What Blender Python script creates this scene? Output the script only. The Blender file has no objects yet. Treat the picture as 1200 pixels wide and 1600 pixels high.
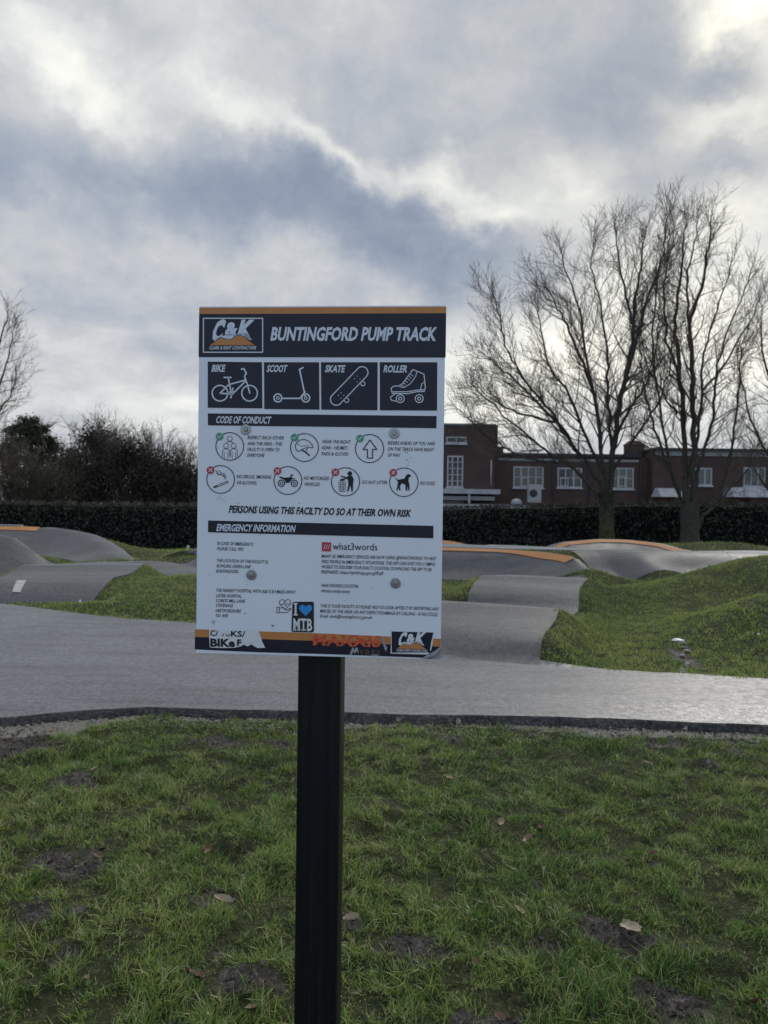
import bpy, bmesh, math, random
import numpy as np
from mathutils import Vector, Matrix, Euler
from mathutils.geometry import tessellate_polygon
random.seed(7); rng = np.random.default_rng(11)
S = bpy.context.scene; C = S.collection
R = math.radians

# ------------------------------------------------------------------ camera
FPX, CH = 1109.0, 1.6                         # focal length in photo pixels, eye height
PITCH, ROLL = math.atan(12/FPX), R(0.75)
fwd = np.array([0, math.cos(PITCH), -math.sin(PITCH)]); up0 = np.array([0, math.sin(PITCH), math.cos(PITCH)]); rt0 = np.array([1., 0, 0])
rt = rt0*math.cos(ROLL)+up0*math.sin(ROLL); up = -rt0*math.sin(ROLL)+up0*math.cos(ROLL)
CAM = np.array([0, 0, CH])
cd = bpy.data.cameras.new('camera'); cam = bpy.data.objects.new('camera', cd); C.objects.link(cam)
cam.matrix_world = Matrix([[rt[0], up[0], -fwd[0], 0], [rt[1], up[1], -fwd[1], 0], [rt[2], up[2], -fwd[2], CH], [0, 0, 0, 1]])
cd.sensor_width = 36; cd.lens = FPX/1600*36; cd.clip_end = 2000; cd.clip_start = 0.05
cd.dof.use_dof = True; cd.dof.focus_distance = 1.72; cd.dof.aperture_fstop = 7.5
S.camera = cam
def ray(x, y): return fwd+rt*(x-600)/FPX+up*(800-y)/FPX
def unit(v): v = np.array(v, float); return v/np.linalg.norm(v)
def atz(x, y, z): d = ray(x, y); return CAM+d*(z-CH)/d[2]
def atY(x, y, Y): d = ray(x, y); return CAM+d*Y/d[1]

# ------------------------------------------------------------------ sun, view
SUN_AZ, SUN_EL = R(27), R(32)                # azimuth right of the view direction (+Y), elevation
S.view_settings.view_transform = 'Standard'; S.view_settings.look = 'None'
S.view_settings.exposure = 0.15; S.view_settings.gamma = 1.0; S.view_settings.use_curve_mapping = False
sl = bpy.data.lights.new('sun', 'SUN'); sl.energy = 1.15; sl.angle = R(12); sl.color = (1, .95, .86)
so = bpy.data.objects.new('sun', sl); C.objects.link(so)
sd = Vector((math.sin(SUN_AZ)*math.cos(SUN_EL), math.cos(SUN_AZ)*math.cos(SUN_EL), math.sin(SUN_EL)))
so.rotation_euler = sd.to_track_quat('Z', 'Y').to_euler(); so.location = (20, 40, 30)

# ------------------------------------------------------------------ node helpers
class NT:
    def __init__(s, tree): s.t = tree; s.n = tree.nodes; s.l = tree.links
    def new(s, typ, **kw):
        n = s.n.new(typ)
        for k, v in kw.items(): setattr(n, k, v)
        return n
    def put(s, sock, v):
        if isinstance(v, bpy.types.NodeSocket): s.l.new(v, sock)
        elif v is not None: sock.default_value = v
    def m(s, op, a, b=None, c=None, clamp=False):
        n = s.new('ShaderNodeMath', operation=op, use_clamp=clamp); s.put(n.inputs[0], a); s.put(n.inputs[1], b); s.put(n.inputs[2], c); return n.outputs[0]
    def v(s, op, a, b=None):
        n = s.new('ShaderNodeVectorMath', operation=op); s.put(n.inputs[0], a); s.put(n.inputs[1], b)
        return n.outputs['Value'] if op in ('DOT_PRODUCT', 'LENGTH') else n.outputs[0]
    def noise(s, vec, scale, detail=4, rough=.55, dist=0, color=False):
        n = s.new('ShaderNodeTexNoise'); s.put(n.inputs['Vector'], vec); n.inputs['Scale'].default_value = scale
        n.inputs['Detail'].default_value = detail; n.inputs['Roughness'].default_value = rough; n.inputs['Distortion'].default_value = dist
        return n.outputs['Color'] if color else n.outputs['Fac']
    def ramp(s, fac, stops, interp='LINEAR'):
        n = s.new('ShaderNodeValToRGB'); s.put(n.inputs[0], fac); cr = n.color_ramp; cr.interpolation = interp
        while len(cr.elements) < len(stops): cr.elements.new(.5)
        for e, (p, c) in zip(cr.elements, stops):
            e.position = p; e.color = (*c, 1) if len(c) == 3 else c
        return n.outputs[0]
    def mix(s, fac, a, b, blend='MIX'):
        n = s.new('ShaderNodeMix', data_type='RGBA', blend_type=blend); s.put(n.inputs[0], fac)
        for i, q in ((6, a), (7, b)):
            if isinstance(q, tuple): q = (*q, 1)[:4]
            s.put(n.inputs[i], q)
        return n.outputs[2]
    def mapr(s, x, a, b, c=0, d=1):
        n = s.new('ShaderNodeMapRange'); s.put(n.inputs[0], x)
        for i, q in enumerate((a, b, c, d)): n.inputs[i+1].default_value = q
        return n.outputs[0]

# ------------------------------------------------------------------ world: broken winter cloud over a Nishita sky
W = bpy.data.worlds.new('World'); S.world = W; W.use_nodes = True
w = NT(W.node_tree); w.n.clear()
tc = w.new('ShaderNodeTexCoord').outputs['Generated']
sky = w.new('ShaderNodeTexSky', sky_type='NISHITA', sun_disc=False, sun_elevation=SUN_EL, sun_rotation=SUN_AZ, air_density=1.0, dust_density=1.5)
def wblob(vec, px, py, sx, sy, ang=0):
    """elongated soft lobe of cloud centred on a direction; sizes in radians"""
    d = unit(ray(px, py)); a = unit(np.cross(d, [0, 0, 1])); b = np.cross(a, d)
    c, s_ = math.cos(R(ang)), math.sin(R(ang)); A = (a*c+b*s_)/sx; B = (-a*s_+b*c)/sy
    q = w.v('SUBTRACT', vec, tuple(d))
    x = w.v('DOT_PRODUCT', q, tuple(A)); y = w.v('DOT_PRODUCT', q, tuple(B)); z = w.v('DOT_PRODUCT', q, tuple(d))
    r = w.m('ADD', w.m('MULTIPLY', x, x), w.m('MULTIPLY', y, y))
    r = w.m('ADD', r, w.m('MULTIPLY', w.m('MULTIPLY', z, z), 3.0))
    return w.m('POWER', 2.71828, w.m('MULTIPLY', r, -1.0))
sep = w.new('ShaderNodeSeparateXYZ'); w.put(sep.inputs[0], tc)
up_ = w.m('ADD', w.m('MAXIMUM', sep.outputs[2], 0.0), 0.22)
flat = w.new('ShaderNodeCombineXYZ'); w.put(flat.inputs[0], w.m('DIVIDE', sep.outputs[0], up_)); w.put(flat.inputs[1], w.m('DIVIDE', sep.outputs[1], up_)); flat.inputs[2].default_value = 3.1
warp = w.noise(tc, 4.5, 6, .6, color=True)
wv = w.v('SUBTRACT', warp, (.5, .5, .5)); 
sc_ = w.new('ShaderNodeVectorMath', operation='SCALE'); w.put(sc_.inputs[0], wv); sc_.inputs['Scale'].default_value = .23
vec = w.v('ADD', tc, sc_.outputs[0])
BLOBS = [ # px, py, sx, sy (rad), angle, amplitude
 (400, 20, .5, .10, 0, .06), (60, 95, .14, .035, -18, .26), (180, 175, .10, .04, -38, .26), (330, 165, .12, .03, -10, .22), (430, 190, .06, .022, 0, .18),
 (120, 185, .08, .03, -20, -.16), (210, 235, .03, .035, -30, .14), (560, 110, .25, .07, 0, .04),
 (250, 290, .34, .08, -4, -.20), (520, 310, .22, .085, -12, -.22), (740, 390, .18, .06, -22, -.22), (30, 300, .14, .05, 0, -.10), (400, 345, .2, .04, 0, -.10),
 (510, 225, .07, .018, -28, .34), (620, 265, .08, .02, -14, .34), (735, 308, .07, .03, -25, .42), (790, 335, .03, .02, -30, .25), (875, 310, .05, .05, -30, .36),
 (20, 350, .07, .05, 0, .16), (230, 355, .10, .03, -20, .10), (420, 425, .28, .05, -4, .20), (90, 470, .2, .05, -12, -.04), (150, 560, .30, .035, -14, .18), (60, 610, .25, .03, -4, .06), (250, 640, .4, .03, 0, .16),
 (1165, 40, .05, .040, -50, .80), (1030, 90, .06, .08, -20, -.14), (60, 175, .12, .045, -10, .20), (1090, 130, .04, .07, -20, .26), (1130, 195, .09, .03, -30, .26), (1185, 180, .04, .04, 0, .16), (1130, 112, .05, .035, 20, -.6), (1150, 240, .05, .035, 0, -.3),
 (950, 170, .12, .07, 20, -.16), (1000, 300, .16, .045, 10, -.08), (1060, 400, .16, .08, 0, .38), (1160, 330, .06, .06, 0, .14), (860, 460, .12, .08, -30, .10), (780, 560, .18, .07, 0, .22), (1000, 560, .3, .09, 0, .40), (1250, 300, .15, .2, 0, .10)]
val = w.mapr(w.noise(flat.outputs[0], 1.05, 7, .60, .5), .28, .72, .26, .58)
for (bx, by, sx, sy, an, am) in BLOBS:
    val = w.m('ADD', val, w.m('MULTIPLY', wblob(vec, bx, by, sx, sy, an), am))
fine = w.noise(flat.outputs[0], 3.9, 10, .60, .55)
val = w.m('ADD', val, w.m('MULTIPLY', w.m('SUBTRACT', fine, .5), .50))
bil = w.m('ABSOLUTE', w.m('SUBTRACT', w.noise(vec, 7.5, 6, .58), .5)); val = w.m('ADD', val, w.m('ADD', w.m('MULTIPLY', bil, -.60), .03))
horiz = w.mapr(sep.outputs[2], 0.0, .30, .17, 0); val = w.m('ADD', val, horiz)
cloud = w.ramp(w.m('MULTIPLY', val, .77), [(.0, (.235, .285, .375)), (.14, (.30, .35, .435)), (.30, (.42, .455, .515)), (.42, (.53, .55, .575)), (.58, (.70, .72, .71)), (.74, (.90, .90, .84)), (.88, (1.10, 1.08, .98)), (1., (1.5, 1.46, 1.34))])
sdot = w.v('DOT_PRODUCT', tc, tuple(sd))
glow = w.m('POWER', w.m('MAXIMUM', sdot, 0.0), 14)
cloud = w.mix(w.m('MULTIPLY', glow, .35), cloud, (1.07, 1.0, .87), 'MULTIPLY')
cloud = w.mix(w.mapr(sdot, .1, -.7, 0, 1), cloud, (1.25, 1.45, 1.95), 'MULTIPLY')   # unseen clouds opposite the sun, brightened and tinted blue to light the sign
# away from the sun the cover thins and the blue sky shows between the clouds
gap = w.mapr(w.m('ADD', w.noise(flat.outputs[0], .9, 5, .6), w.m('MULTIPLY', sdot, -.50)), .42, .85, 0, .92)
bsky = w.new('ShaderNodeMix', data_type='RGBA', blend_type='MULTIPLY'); bsky.inputs[0].default_value = 1.0
w.put(bsky.inputs[6], sky.outputs[0]); bsky.inputs[7].default_value = (.14, .14, .14, 1)
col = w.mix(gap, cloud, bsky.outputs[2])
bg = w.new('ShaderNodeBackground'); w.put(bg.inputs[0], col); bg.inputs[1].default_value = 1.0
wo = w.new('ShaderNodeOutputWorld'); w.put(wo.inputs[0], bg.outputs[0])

# ------------------------------------------------------------------ materials
def mat(name, col=(.5, .5, .5), rough=.6, spec=.5, metal=0, f=None, twosided=False):
    m = bpy.data.materials.new(name); m.use_nodes = True; t = NT(m.node_tree)
    b = t.n['Principled BSDF']; b.inputs['Base Color'].default_value = (*col, 1); b.inputs['Roughness'].default_value = rough
    b.inputs['Specular IOR Level'].default_value = spec; b.inputs['Metallic'].default_value = metal
    if f: f(t, b)
    return m
def bump(t, b, h, strength=.3, dist=.01):
    n = t.new('ShaderNodeBump'); n.inputs['Strength'].default_value = strength; n.inputs['Distance'].default_value = dist
    t.put(n.inputs['Height'], h); t.put(b.inputs['Normal'], n.outputs[0])
def pos(t): return t.new('ShaderNodeNewGeometry').outputs['Position']
def objc(t): return t.new('ShaderNodeTexCoord').outputs['Object']
def varied(c1, c2, scale, rough=.8, b_=0, spec=.3, detail=5, coord=None):
    def f(t, b):
        p = (coord or pos)(t); n = t.noise(p, scale, detail, .6)
        t.put(b.inputs['Base Color'], t.ramp(n, [(.3, c1), (.7, c2)]))
        if b_: bump(t, b, t.noise(p, scale*4, 5, .7), .6, b_)
    return dict(rough=rough, spec=spec, f=f)
def f_asphalt(t, b, dust=1.0):
    p = pos(t)
    big = t.noise(p, .9, 4, .6); mid = t.noise(p, 14, 4, .7); fine_ = t.noise(p, 95, 3, .8)
    c = t.ramp(big, [(.3, (.030, .031, .036)), (.7, (.050, .052, .057))])
    c = t.mix(t.mapr(mid, .35, .7, 0, .25), c, (.10, .10, .105))
    vo = t.new('ShaderNodeTexVoronoi'); t.put(vo.inputs['Vector'], p); vo.inputs['Scale'].default_value = 75
    c = t.mix(t.mapr(vo.outputs['Distance'], .1, .6, .75, 0), c, t.ramp(fine_, [(.35, (.03, .03, .034)), (.62, (.16, .16, .16))]))
    scuff = t.mapr(t.noise(p, 3.2, 6, .75, .6), .56, .72, 0, .5)
    c = t.mix(scuff, c, (.055, .055, .06))
    g2 = t.m('ADD', t.m('MULTIPLY', t.noise(p, 85, 3, .85), .55), t.m('MULTIPLY', t.noise(p, 19, 4, .8), .45)); g3 = t.mapr(g2, .38, .64, 0, 1); pt = t.mapr(t.noise(p, 1.7, 5, .7, .4), .3, .7, .72, 1.12)
    t.put(b.inputs['Specular IOR Level'], t.m('MULTIPLY', t.mapr(g3, 0, 1, .40, 1.0), pt)); t.put(b.inputs['Sheen Weight'], t.m('MULTIPLY', t.mapr(g3, 0, 1, .4, 1.0), pt)); c = t.mix(t.mapr(g3, .55, 1, 0, .6), c, (.11, .11, .115)); c = t.mix(t.mapr(g3, .4, 0, 0, .7), c, (.02, .02, .022))
    mp = t.new('ShaderNodeMapping'); mp.inputs['Scale'].default_value = (.35, 3.2, 1); mp.inputs['Rotation'].default_value = (0, 0, .05); t.put(mp.inputs[0], p)
    c = t.mix(t.mapr(t.noise(mp.outputs[0], 1.6, 5, .65, .3), .46, .66, 0, .45), c, (.02, .02, .022))
    c = t.mix(1.0, c, (dust, dust, dust*.99), 'MULTIPLY')
    t.put(b.inputs['Base Color'], c); b.inputs['IOR'].default_value = 1.5; b.inputs['Sheen Roughness'].default_value = .15; b.inputs['Sheen Tint'].default_value = (.9, .93, 1, 1)
    t.put(b.inputs['Roughness'], t.m('ADD', t.mapr(g3, 0, 1, .56, .38), t.mapr(mid, .3, .7, -.05, .10)))
    bump(t, b, t.m('ADD', t.m('MULTIPLY', vo.outputs['Distance'], .5), fine_), .25, .003)
M_PATH = mat('worn_pale_asphalt', rough=.4, spec=.5, f=lambda t, b: f_asphalt(t, b, 2.9))
M_ASPH = mat('asphalt', rough=.4, spec=.5, f=lambda t, b: f_asphalt(t, b, 1.45))
def f_rim(t, b):
    p = pos(t); n = t.noise(p, 30, 5, .75)
    t.put(b.inputs['Base Color'], t.ramp(n, [(.32, (.022, .022, .025)), (.5, (.055, .055, .058)), (.68, (.17, .165, .16))])); bump(t, b, t.noise(p, 60, 5, .8), 1, .02)
M_RIM = mat('asphalt_broken_edge', rough=.9, spec=.2, f=f_rim)
def f_ground(t, b):
    p = pos(t); a = t.new('ShaderNodeAttribute', attribute_name='mud').outputs['Fac']
    n = t.noise(p, 9, 6, .7); n2 = t.noise(p, 60, 4, .7)
    turf = t.ramp(t.noise(p, 26, 6, .8), [(.32, (.014, .018, .008)), (.5, (.050, .062, .022)), (.66, (.13, .125, .06))])
    mud = t.ramp(n, [(.32, (.028, .022, .020)), (.5, (.085, .068, .062)), (.66, (.20, .175, .16))])
    sand = t.ramp(n2, [(.3, (.17, .15, .12)), (.55, (.37, .34, .29)), (.8, (.52, .49, .43))])
    s_ = t.new('ShaderNodeAttribute', attribute_name='sand').outputs['Fac']
    c = t.mix(t.mapr(t.m('ADD', a, t.m('MULTIPLY', t.m('SUBTRACT', n, .5), .8)), .35, .65), turf, mud)
    c = t.mix(t.mapr(t.m('ADD', s_, t.m('MULTIPLY', t.m('SUBTRACT', n2, .5), .5)), .4, .65), c, sand)
    t.put(b.inputs['Base Color'], c)
    t.put(b.inputs['Roughness'], t.mapr(a, 0, 1, .9, .6))
    bump(t, b, t.m('ADD', n, t.m('MULTIPLY', n2, .5)), 1.0, .06)
M_GROUND = mat('turf_and_mud', rough=.9, spec=.3, f=f_ground)
def f_blade(t, b):
    a = t.new('ShaderNodeAttribute', attribute_name='tint'); sp = t.new('ShaderNodeSeparateColor'); t.put(sp.inputs[0], a.outputs['Color'])
    c = t.ramp(sp.outputs[0], [(.0, (.035, .085, .018)), (.28, (.085, .18, .034)), (.52, (.18, .31, .065)), (.82, (.42, .46, .14)), (.9, (.44, .36, .19)), (1, (.62, .55, .38))])
    t.put(b.inputs['Base Color'], c)
    tr = t.new('ShaderNodeBsdfTranslucent'); t.put(tr.inputs[0], c)
    mx = t.new('ShaderNodeMixShader'); mx.inputs[0].default_value = .35
    t.put(mx.inputs[1], b.outputs[0]); t.put(mx.inputs[2], tr.outputs[0]); t.put(t.n['Material Output'].inputs[0], mx.outputs[0])
M_BLADE = mat('grass_blade', rough=.42, spec=.5, f=f_blade)
def f_leaf(t, b):
    o = t.new('ShaderNodeObjectInfo').outputs['Random']
    n = t.noise(objc(t), 30, 4, .6)
    c = t.ramp(o, [(0, (.10, .055, .03)), (.4, (.19, .115, .065)), (.75, (.28, .20, .12)), (1, (.34, .28, .20))])
    t.put(b.inputs['Base Color'], t.mix(t.mapr(n, .4, .7, 0, .6), c, (.12, .075, .045)))
M_LEAF = mat('dead_leaf', rough=.55, spec=.4, f=f_leaf)
M_BARK = mat('bark', **varied((.035, .032, .026), (.085, .078, .062), 9, .9, .02))
def f_barkg(t, b):
    sp_ = t.new('ShaderNodeSeparateXYZ'); t.put(sp_.inputs[0], objc(t)); n = t.noise(pos(t), 7, 5, .6)
    c = t.mix(t.mapr(sp_.outputs[2], .8, 2.4, 0, 1), t.ramp(n, [(.3, (.030, .036, .018)), (.7, (.085, .092, .050))]), t.ramp(n, [(.3, (.018, .017, .014)), (.7, (.050, .046, .036))]))
    t.put(b.inputs['Base Color'], c); bump(t, b, t.noise(pos(t), 28, 5, .7), .6, .02)
M_BARKG = mat('bark_green_algae', rough=.9, spec=.2, f=f_barkg)
M_TWIG = mat('twigs', **varied((.075, .060, .048), (.15, .12, .095), 3, .85))
M_HEDGE = mat('hedge_leaves', **varied((.030, .037, .032), (.085, .092, .070), 2.2, .75, spec=.2))
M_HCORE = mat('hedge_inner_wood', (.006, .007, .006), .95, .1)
M_EVER = mat('evergreen_leaves', **varied((.020, .027, .016), (.060, .070, .036), 2.5, .75, spec=.25))
M_SCRUB = mat('scrub_twigs', **varied((.095, .076, .062), (.20, .16, .13), 1.2, .9, spec=.1))
M_SCRUBB = mat('brown_scrub_twigs', **varied((.10, .085, .064), (.20, .17, .13), 1.5, .9, spec=.1))
M_SCRUBD = mat('dark_scrub_leaves', **varied((.032, .032, .027), (.080, .074, .058), 1.5, .9, spec=.1))
def f_brick(t, b):
    m = t.new('ShaderNodeMapping'); m.inputs['Rotation'].default_value = (R(90), 0, 0)
    t.put(m.inputs[0], pos(t)); br = t.new('ShaderNodeTexBrick'); t.put(br.inputs[0], m.outputs[0])
    br.inputs['Scale'].default_value = 1; br.inputs['Brick Width'].default_value = .225; br.inputs['Row Height'].default_value = .075; br.inputs['Mortar Size'].default_value = .008
    br.inputs['Color1'].default_value = (.110, .064, .054, 1); br.inputs['Color2'].default_value = (.080, .050, .044, 1); br.inputs['Mortar'].default_value = (.12, .10, .095, 1)
    n = t.noise(pos(t), .8, 5, .6); t.put(b.inputs['Base Color'], t.mix(t.mapr(n, .35, .7, .0, .5), br.outputs[0], (.06, .036, .035)))
M_BRICK = mat('red_brick', rough=.9, spec=.15, f=f_brick)
M_WHITE = mat('white_painted_wood', **varied((.36, .37, .39), (.55, .56, .58), 2, .5))
M_GLASS = mat('window_glass', (.035, .045, .06), .08, .8)
M_ROOF = mat('roof_felt', **varied((.04, .042, .048), (.075, .078, .085), 3, .9))
M_LEAD = mat('verdigris_coping', (.16, .20, .20), .6)
M_GREY = mat('grey_plant_metal', (.42, .43, .42), .5)
M_RAIL = mat('galvanised_steel', (.42, .44, .46), .4, metal=.6)
def f_orange(t, b):
    p = pos(t); n = t.noise(p, 18, 5, .75)
    t.put(b.inputs['Base Color'], t.mix(t.mapr(n, .55, .75, 0, .7), (.56, .235, .075), (.24, .13, .08)))
M_STRIPE = mat('orange_line_paint', rough=.6, f=f_orange)
M_MARK = mat('worn_white_paint', **varied((.42, .41, .38), (.62, .60, .55), 20, .6))
M_LITTER = mat('litter_plastic', **varied((.62, .64, .64), (.85, .86, .86), 30, .4))
M_STONE = mat('pale_stones', **varied((.16, .14, .12), (.42, .39, .35), 12, .85, .01))
# sign
def f_post(t, b):
    p = objc(t); m = t.new('ShaderNodeMapping'); m.inputs['Scale'].default_value = (60, 60, 1.2); t.put(m.inputs[0], p)
    n = t.noise(m.outputs[0], 1.0, 5, .65)
    z_ = t.new('ShaderNodeSeparateXYZ'); t.put(z_.inputs[0], p); sp = t.noise(p, 55, 4, .75)
    splash = t.m('MULTIPLY', t.mapr(z_.outputs[2], .75, .0, 0, 1), t.mapr(sp, .58, .70, 0, .8))
    c = t.ramp(n, [(.4, (.0045, .0048, .0065)), (.64, (.009, .010, .012)), (.76, (.030, .031, .035))])
    t.put(b.inputs['Base Color'], t.mix(splash, c, (.07, .06, .052)))
    t.put(b.inputs['Roughness'], t.mapr(n, .3, .7, .45, .65)); bump(t, b, n, .15, .001)
M_POST = mat('black_powder_coat', rough=.5, spec=.25, f=f_post)
def f_board(t, b):
    p = objc(t); n = t.noise(p, 5, 6, .6); sp = t.noise(p, 70, 3, .6)
    c = t.ramp(n, [(.3, (.76, .80, .87)), (.7, (.81, .845, .90))])
    c = t.mix(t.mapr(sp, .70, .78, 0, .45), c, (.25, .25, .25))
    t.put(b.inputs['Base Color'], c)
M_BOARD = mat('white_sign_vinyl', rough=.35, spec=.35, f=f_board)
def f_navy(t, b):
    n = t.noise(objc(t), 25, 5, .6); t.put(b.inputs['Base Color'], t.ramp(n, [(.3, (.008, .008, .020)), (.75, (.016, .016, .032))]))
M_NAVY = mat('navy_print', rough=.4, spec=.35, f=f_navy)
def f_orp(t, b):
    n = t.noise(objc(t), 25, 5, .6); t.put(b.inputs['Base Color'], t.ramp(n, [(.3, (.50, .20, .055)), (.75, (.60, .26, .085))]))
M_ORP = mat('orange_print', rough=.4, spec=.35, f=f_orp)
M_WPRINT = mat('white_print', (.66, .71, .80), .4, .3)
M_INK = mat('dark_ink', (.010, .010, .020), .45, .3)
M_GREEN = mat('green_print', (.09, .33, .20), .45, .3)
M_REDP = mat('red_print', (.50, .045, .07), .45, .3)
M_BLUE = mat('sticker_blue', (.03, .30, .72), .35, .4)
M_BLACKS = mat('sticker_black', (.012, .012, .014), .3, .5)
M_STW = mat('sticker_white', (.74, .76, .78), .35, .4)
def f_mx(t, b):
    n = t.noise(objc(t), 90, 4, .7, 1.0); t.put(b.inputs['Base Color'], t.ramp(n, [(.35, (.42, .06, .03)), (.55, (.68, .10, .035)), (.72, (.75, .22, .06))]))
M_MX = mat('sticker_red_orange', rough=.45, f=f_mx)
M_DULL = mat('faded_brown_print', (.16, .085, .06), .6)
M_PEEL = mat('peeled_vinyl_backing', **varied((.20, .21, .22), (.42, .43, .44), 25, .5, coord=objc))
M_STEEL = mat('bolt_steel', (.30, .30, .30), .30, metal=.9)
M_ALU = mat('board_edge', (.30, .31, .33), .5, metal=.3)
M_RUB = mat('scrape_dirt', (.16, .17, .19), .8)

# ------------------------------------------------------------------ object helpers
def link(name, me, parent=None, mats=()):
    o = bpy.data.objects.new(name, me); C.objects.link(o)
    if me is not None:
        for m in (mats if isinstance(mats, (list, tuple)) else [mats]): me.materials.append(m)
    if parent is not None: o.parent = parent
    return o
def tag(o, label=None, cat=None, group=None, kind=None):
    for k, v in (('label', label), ('category', cat), ('group', group), ('kind', kind)):
        if v: o[k] = v
    return o
def empty(name, loc=(0, 0, 0), rz=0):
    o = bpy.data.objects.new(name, None); o.location = loc; o.rotation_euler = (0, 0, rz); o.empty_display_size = .1; C.objects.link(o); return o
def npmesh(name, V, F, smooth=False, n=None):
    """V (N,3); F (M,k) one face size only, or list of such arrays"""
    me = bpy.data.meshes.new(name); Fs = F if isinstance(F, list) else [F]; Fs = [np.asarray(f, np.int32) for f in Fs if len(f)]
    V = np.asarray(V, np.float32); me.vertices.add(len(V)); me.vertices.foreach_set('co', V.ravel())
    loops = np.concatenate([f.ravel() for f in Fs]); tot = np.concatenate([np.full(len(f), f.shape[1], np.int32) for f in Fs])
    st = np.concatenate([[0], np.cumsum(tot)[:-1]]).astype(np.int32)
    me.loops.add(len(loops)); me.loops.foreach_set('vertex_index', loops); me.polygons.add(len(tot)); me.polygons.foreach_set('loop_start', st)
    me.polygons.foreach_set('use_smooth', np.full(len(tot), smooth)); me.update(calc_edges=True); return me
def pymesh(name, V, F, smooth=False):
    me = bpy.data.meshes.new(name); me.from_pydata([tuple(v) for v in V], [], F); me.update()
    if smooth: me.polygons.foreach_set('use_smooth', [True]*len(me.polygons))
    return me
class MB:
    def __init__(s): s.V = []; s.F = []
    def add(s, V, F): o = len(s.V); s.V += [tuple(map(float, v)) for v in V]; s.F += [tuple(i+o for i in f) for f in F]; return s
    def box(s, x0, x1, y0, y1, z0, z1):
        return s.add([(x0, y0, z0), (x1, y0, z0), (x1, y1, z0), (x0, y1, z0), (x0, y0, z1), (x1, y0, z1), (x1, y1, z1), (x0, y1, z1)],
                     [(0, 3, 2, 1), (4, 5, 6, 7), (0, 1, 5, 4), (1, 2, 6, 5), (2, 3, 7, 6), (3, 0, 4, 7)])
    def tube(s, pts, rad, n=8, cap=True):
        V, F = tube_arr([(np.array(pts, float), np.array(rad, float) if hasattr(rad, '__len__') else np.full(len(pts), float(rad)))], n)
        o = len(s.V); s.V += [tuple(v) for v in V]; s.F += [tuple(int(i)+o for i in f) for f in F]
        if cap: s.F += [tuple(o+i for i in range(n))[::-1], tuple(len(s.V)-n+i for i in range(n))]
        return s
    def lathe(s, prof, n=20, axis='z', c=(0, 0, 0)):
        V = []; F = []
        for (r_, h_) in prof:
            for i in range(n):
                a = 2*math.pi*i/n; x, y = r_*math.cos(a), r_*math.sin(a)
                V.append((c[0]+x, c[1]+y, c[2]+h_) if axis == 'z' else (c[0]+x, c[1]-h_, c[2]+y))
        for k in range(len(prof)-1):
            for i in range(n):
                j = (i+1) % n; F.append((k*n+i, k*n+j, (k+1)*n+j, (k+1)*n+i))
        F.append(tuple((len(prof)-1)*n+i for i in range(n))); F.append(tuple(range(n))[::-1])
        return s.add(V, F)
    def build(s, name, m, parent=None, smooth=False, bevel=0):
        me = pymesh(name, s.V, s.F, smooth)
        if bevel:
            bm = bmesh.new(); bm.from_mesh(me); bmesh.ops.bevel(bm, geom=bm.edges[:], offset=bevel, segments=2, affect='EDGES'); bm.to_mesh(me); bm.free()
        return link(name, me, parent, m)
def tube_arr(polys, n):
    Vs, Fs, off = [], [], 0
    ang = np.arange(n)*2*math.pi/n; ca, sa = np.cos(ang), np.sin(ang)
    for P, r in polys:
        k = len(P); T = np.gradient(P, axis=0); T /= np.linalg.norm(T, axis=1, keepdims=True)+1e-9
        ref = np.array([.31, .95, .02]) if abs(T[:, 2]).mean() > .6 else np.array([.05, .03, 1.])
        A = np.cross(T, ref); A /= np.linalg.norm(A, axis=1, keepdims=True)+1e-9; B = np.cross(T, A)
        ring = P[:, None, :]+r[:, None, None]*(ca[None, :, None]*A[:, None, :]+sa[None, :, None]*B[:, None, :])
        Vs.append(ring.reshape(-1, 3)); i = np.arange(k-1)[:, None]*n; j = np.arange(n)[None, :]; j2 = (j+1) % n
        Fs.append(np.stack([i+j, i+j2, i+n+j2, i+n+j], -1).reshape(-1, 4)+off); off += k*n
    return np.concatenate(Vs), np.concatenate(Fs)

# numpy value noise
def vnoise(x, y, scale, octaves=4, gain=.5, seed=0):
    out = np.zeros_like(x, float); amp = 1; tot = 0
    for o in range(octaves):
        X = x*scale+seed*17.3+o*5.1; Y = y*scale+seed*9.7-o*3.3; xi = np.floor(X).astype(np.int64); yi = np.floor(Y).astype(np.int64)
        fx = X-xi; fy = Y-yi; fx = fx*fx*(3-2*fx); fy = fy*fy*(3-2*fy)
        def h(a, b):
            q = (a*374761393+b*668265263+(seed+o)*1442695041) & 0xffffffff; q = ((q ^ (q >> 13))*1274126177) & 0xffffffff
            return ((q ^ (q >> 16)) & 0xffff)/65535.
        out += amp*((h(xi, yi)*(1-fx)+h(xi+1, yi)*fx)*(1-fy)+(h(xi, yi+1)*(1-fx)+h(xi+1, yi+1)*fx)*fy); tot += amp; amp *= gain; scale *= 2.03
    return out/tot
def sstep(a, b, x): t = np.clip((x-a)/(b-a), 0, 1); return t*t*(3-2*t)

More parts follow.
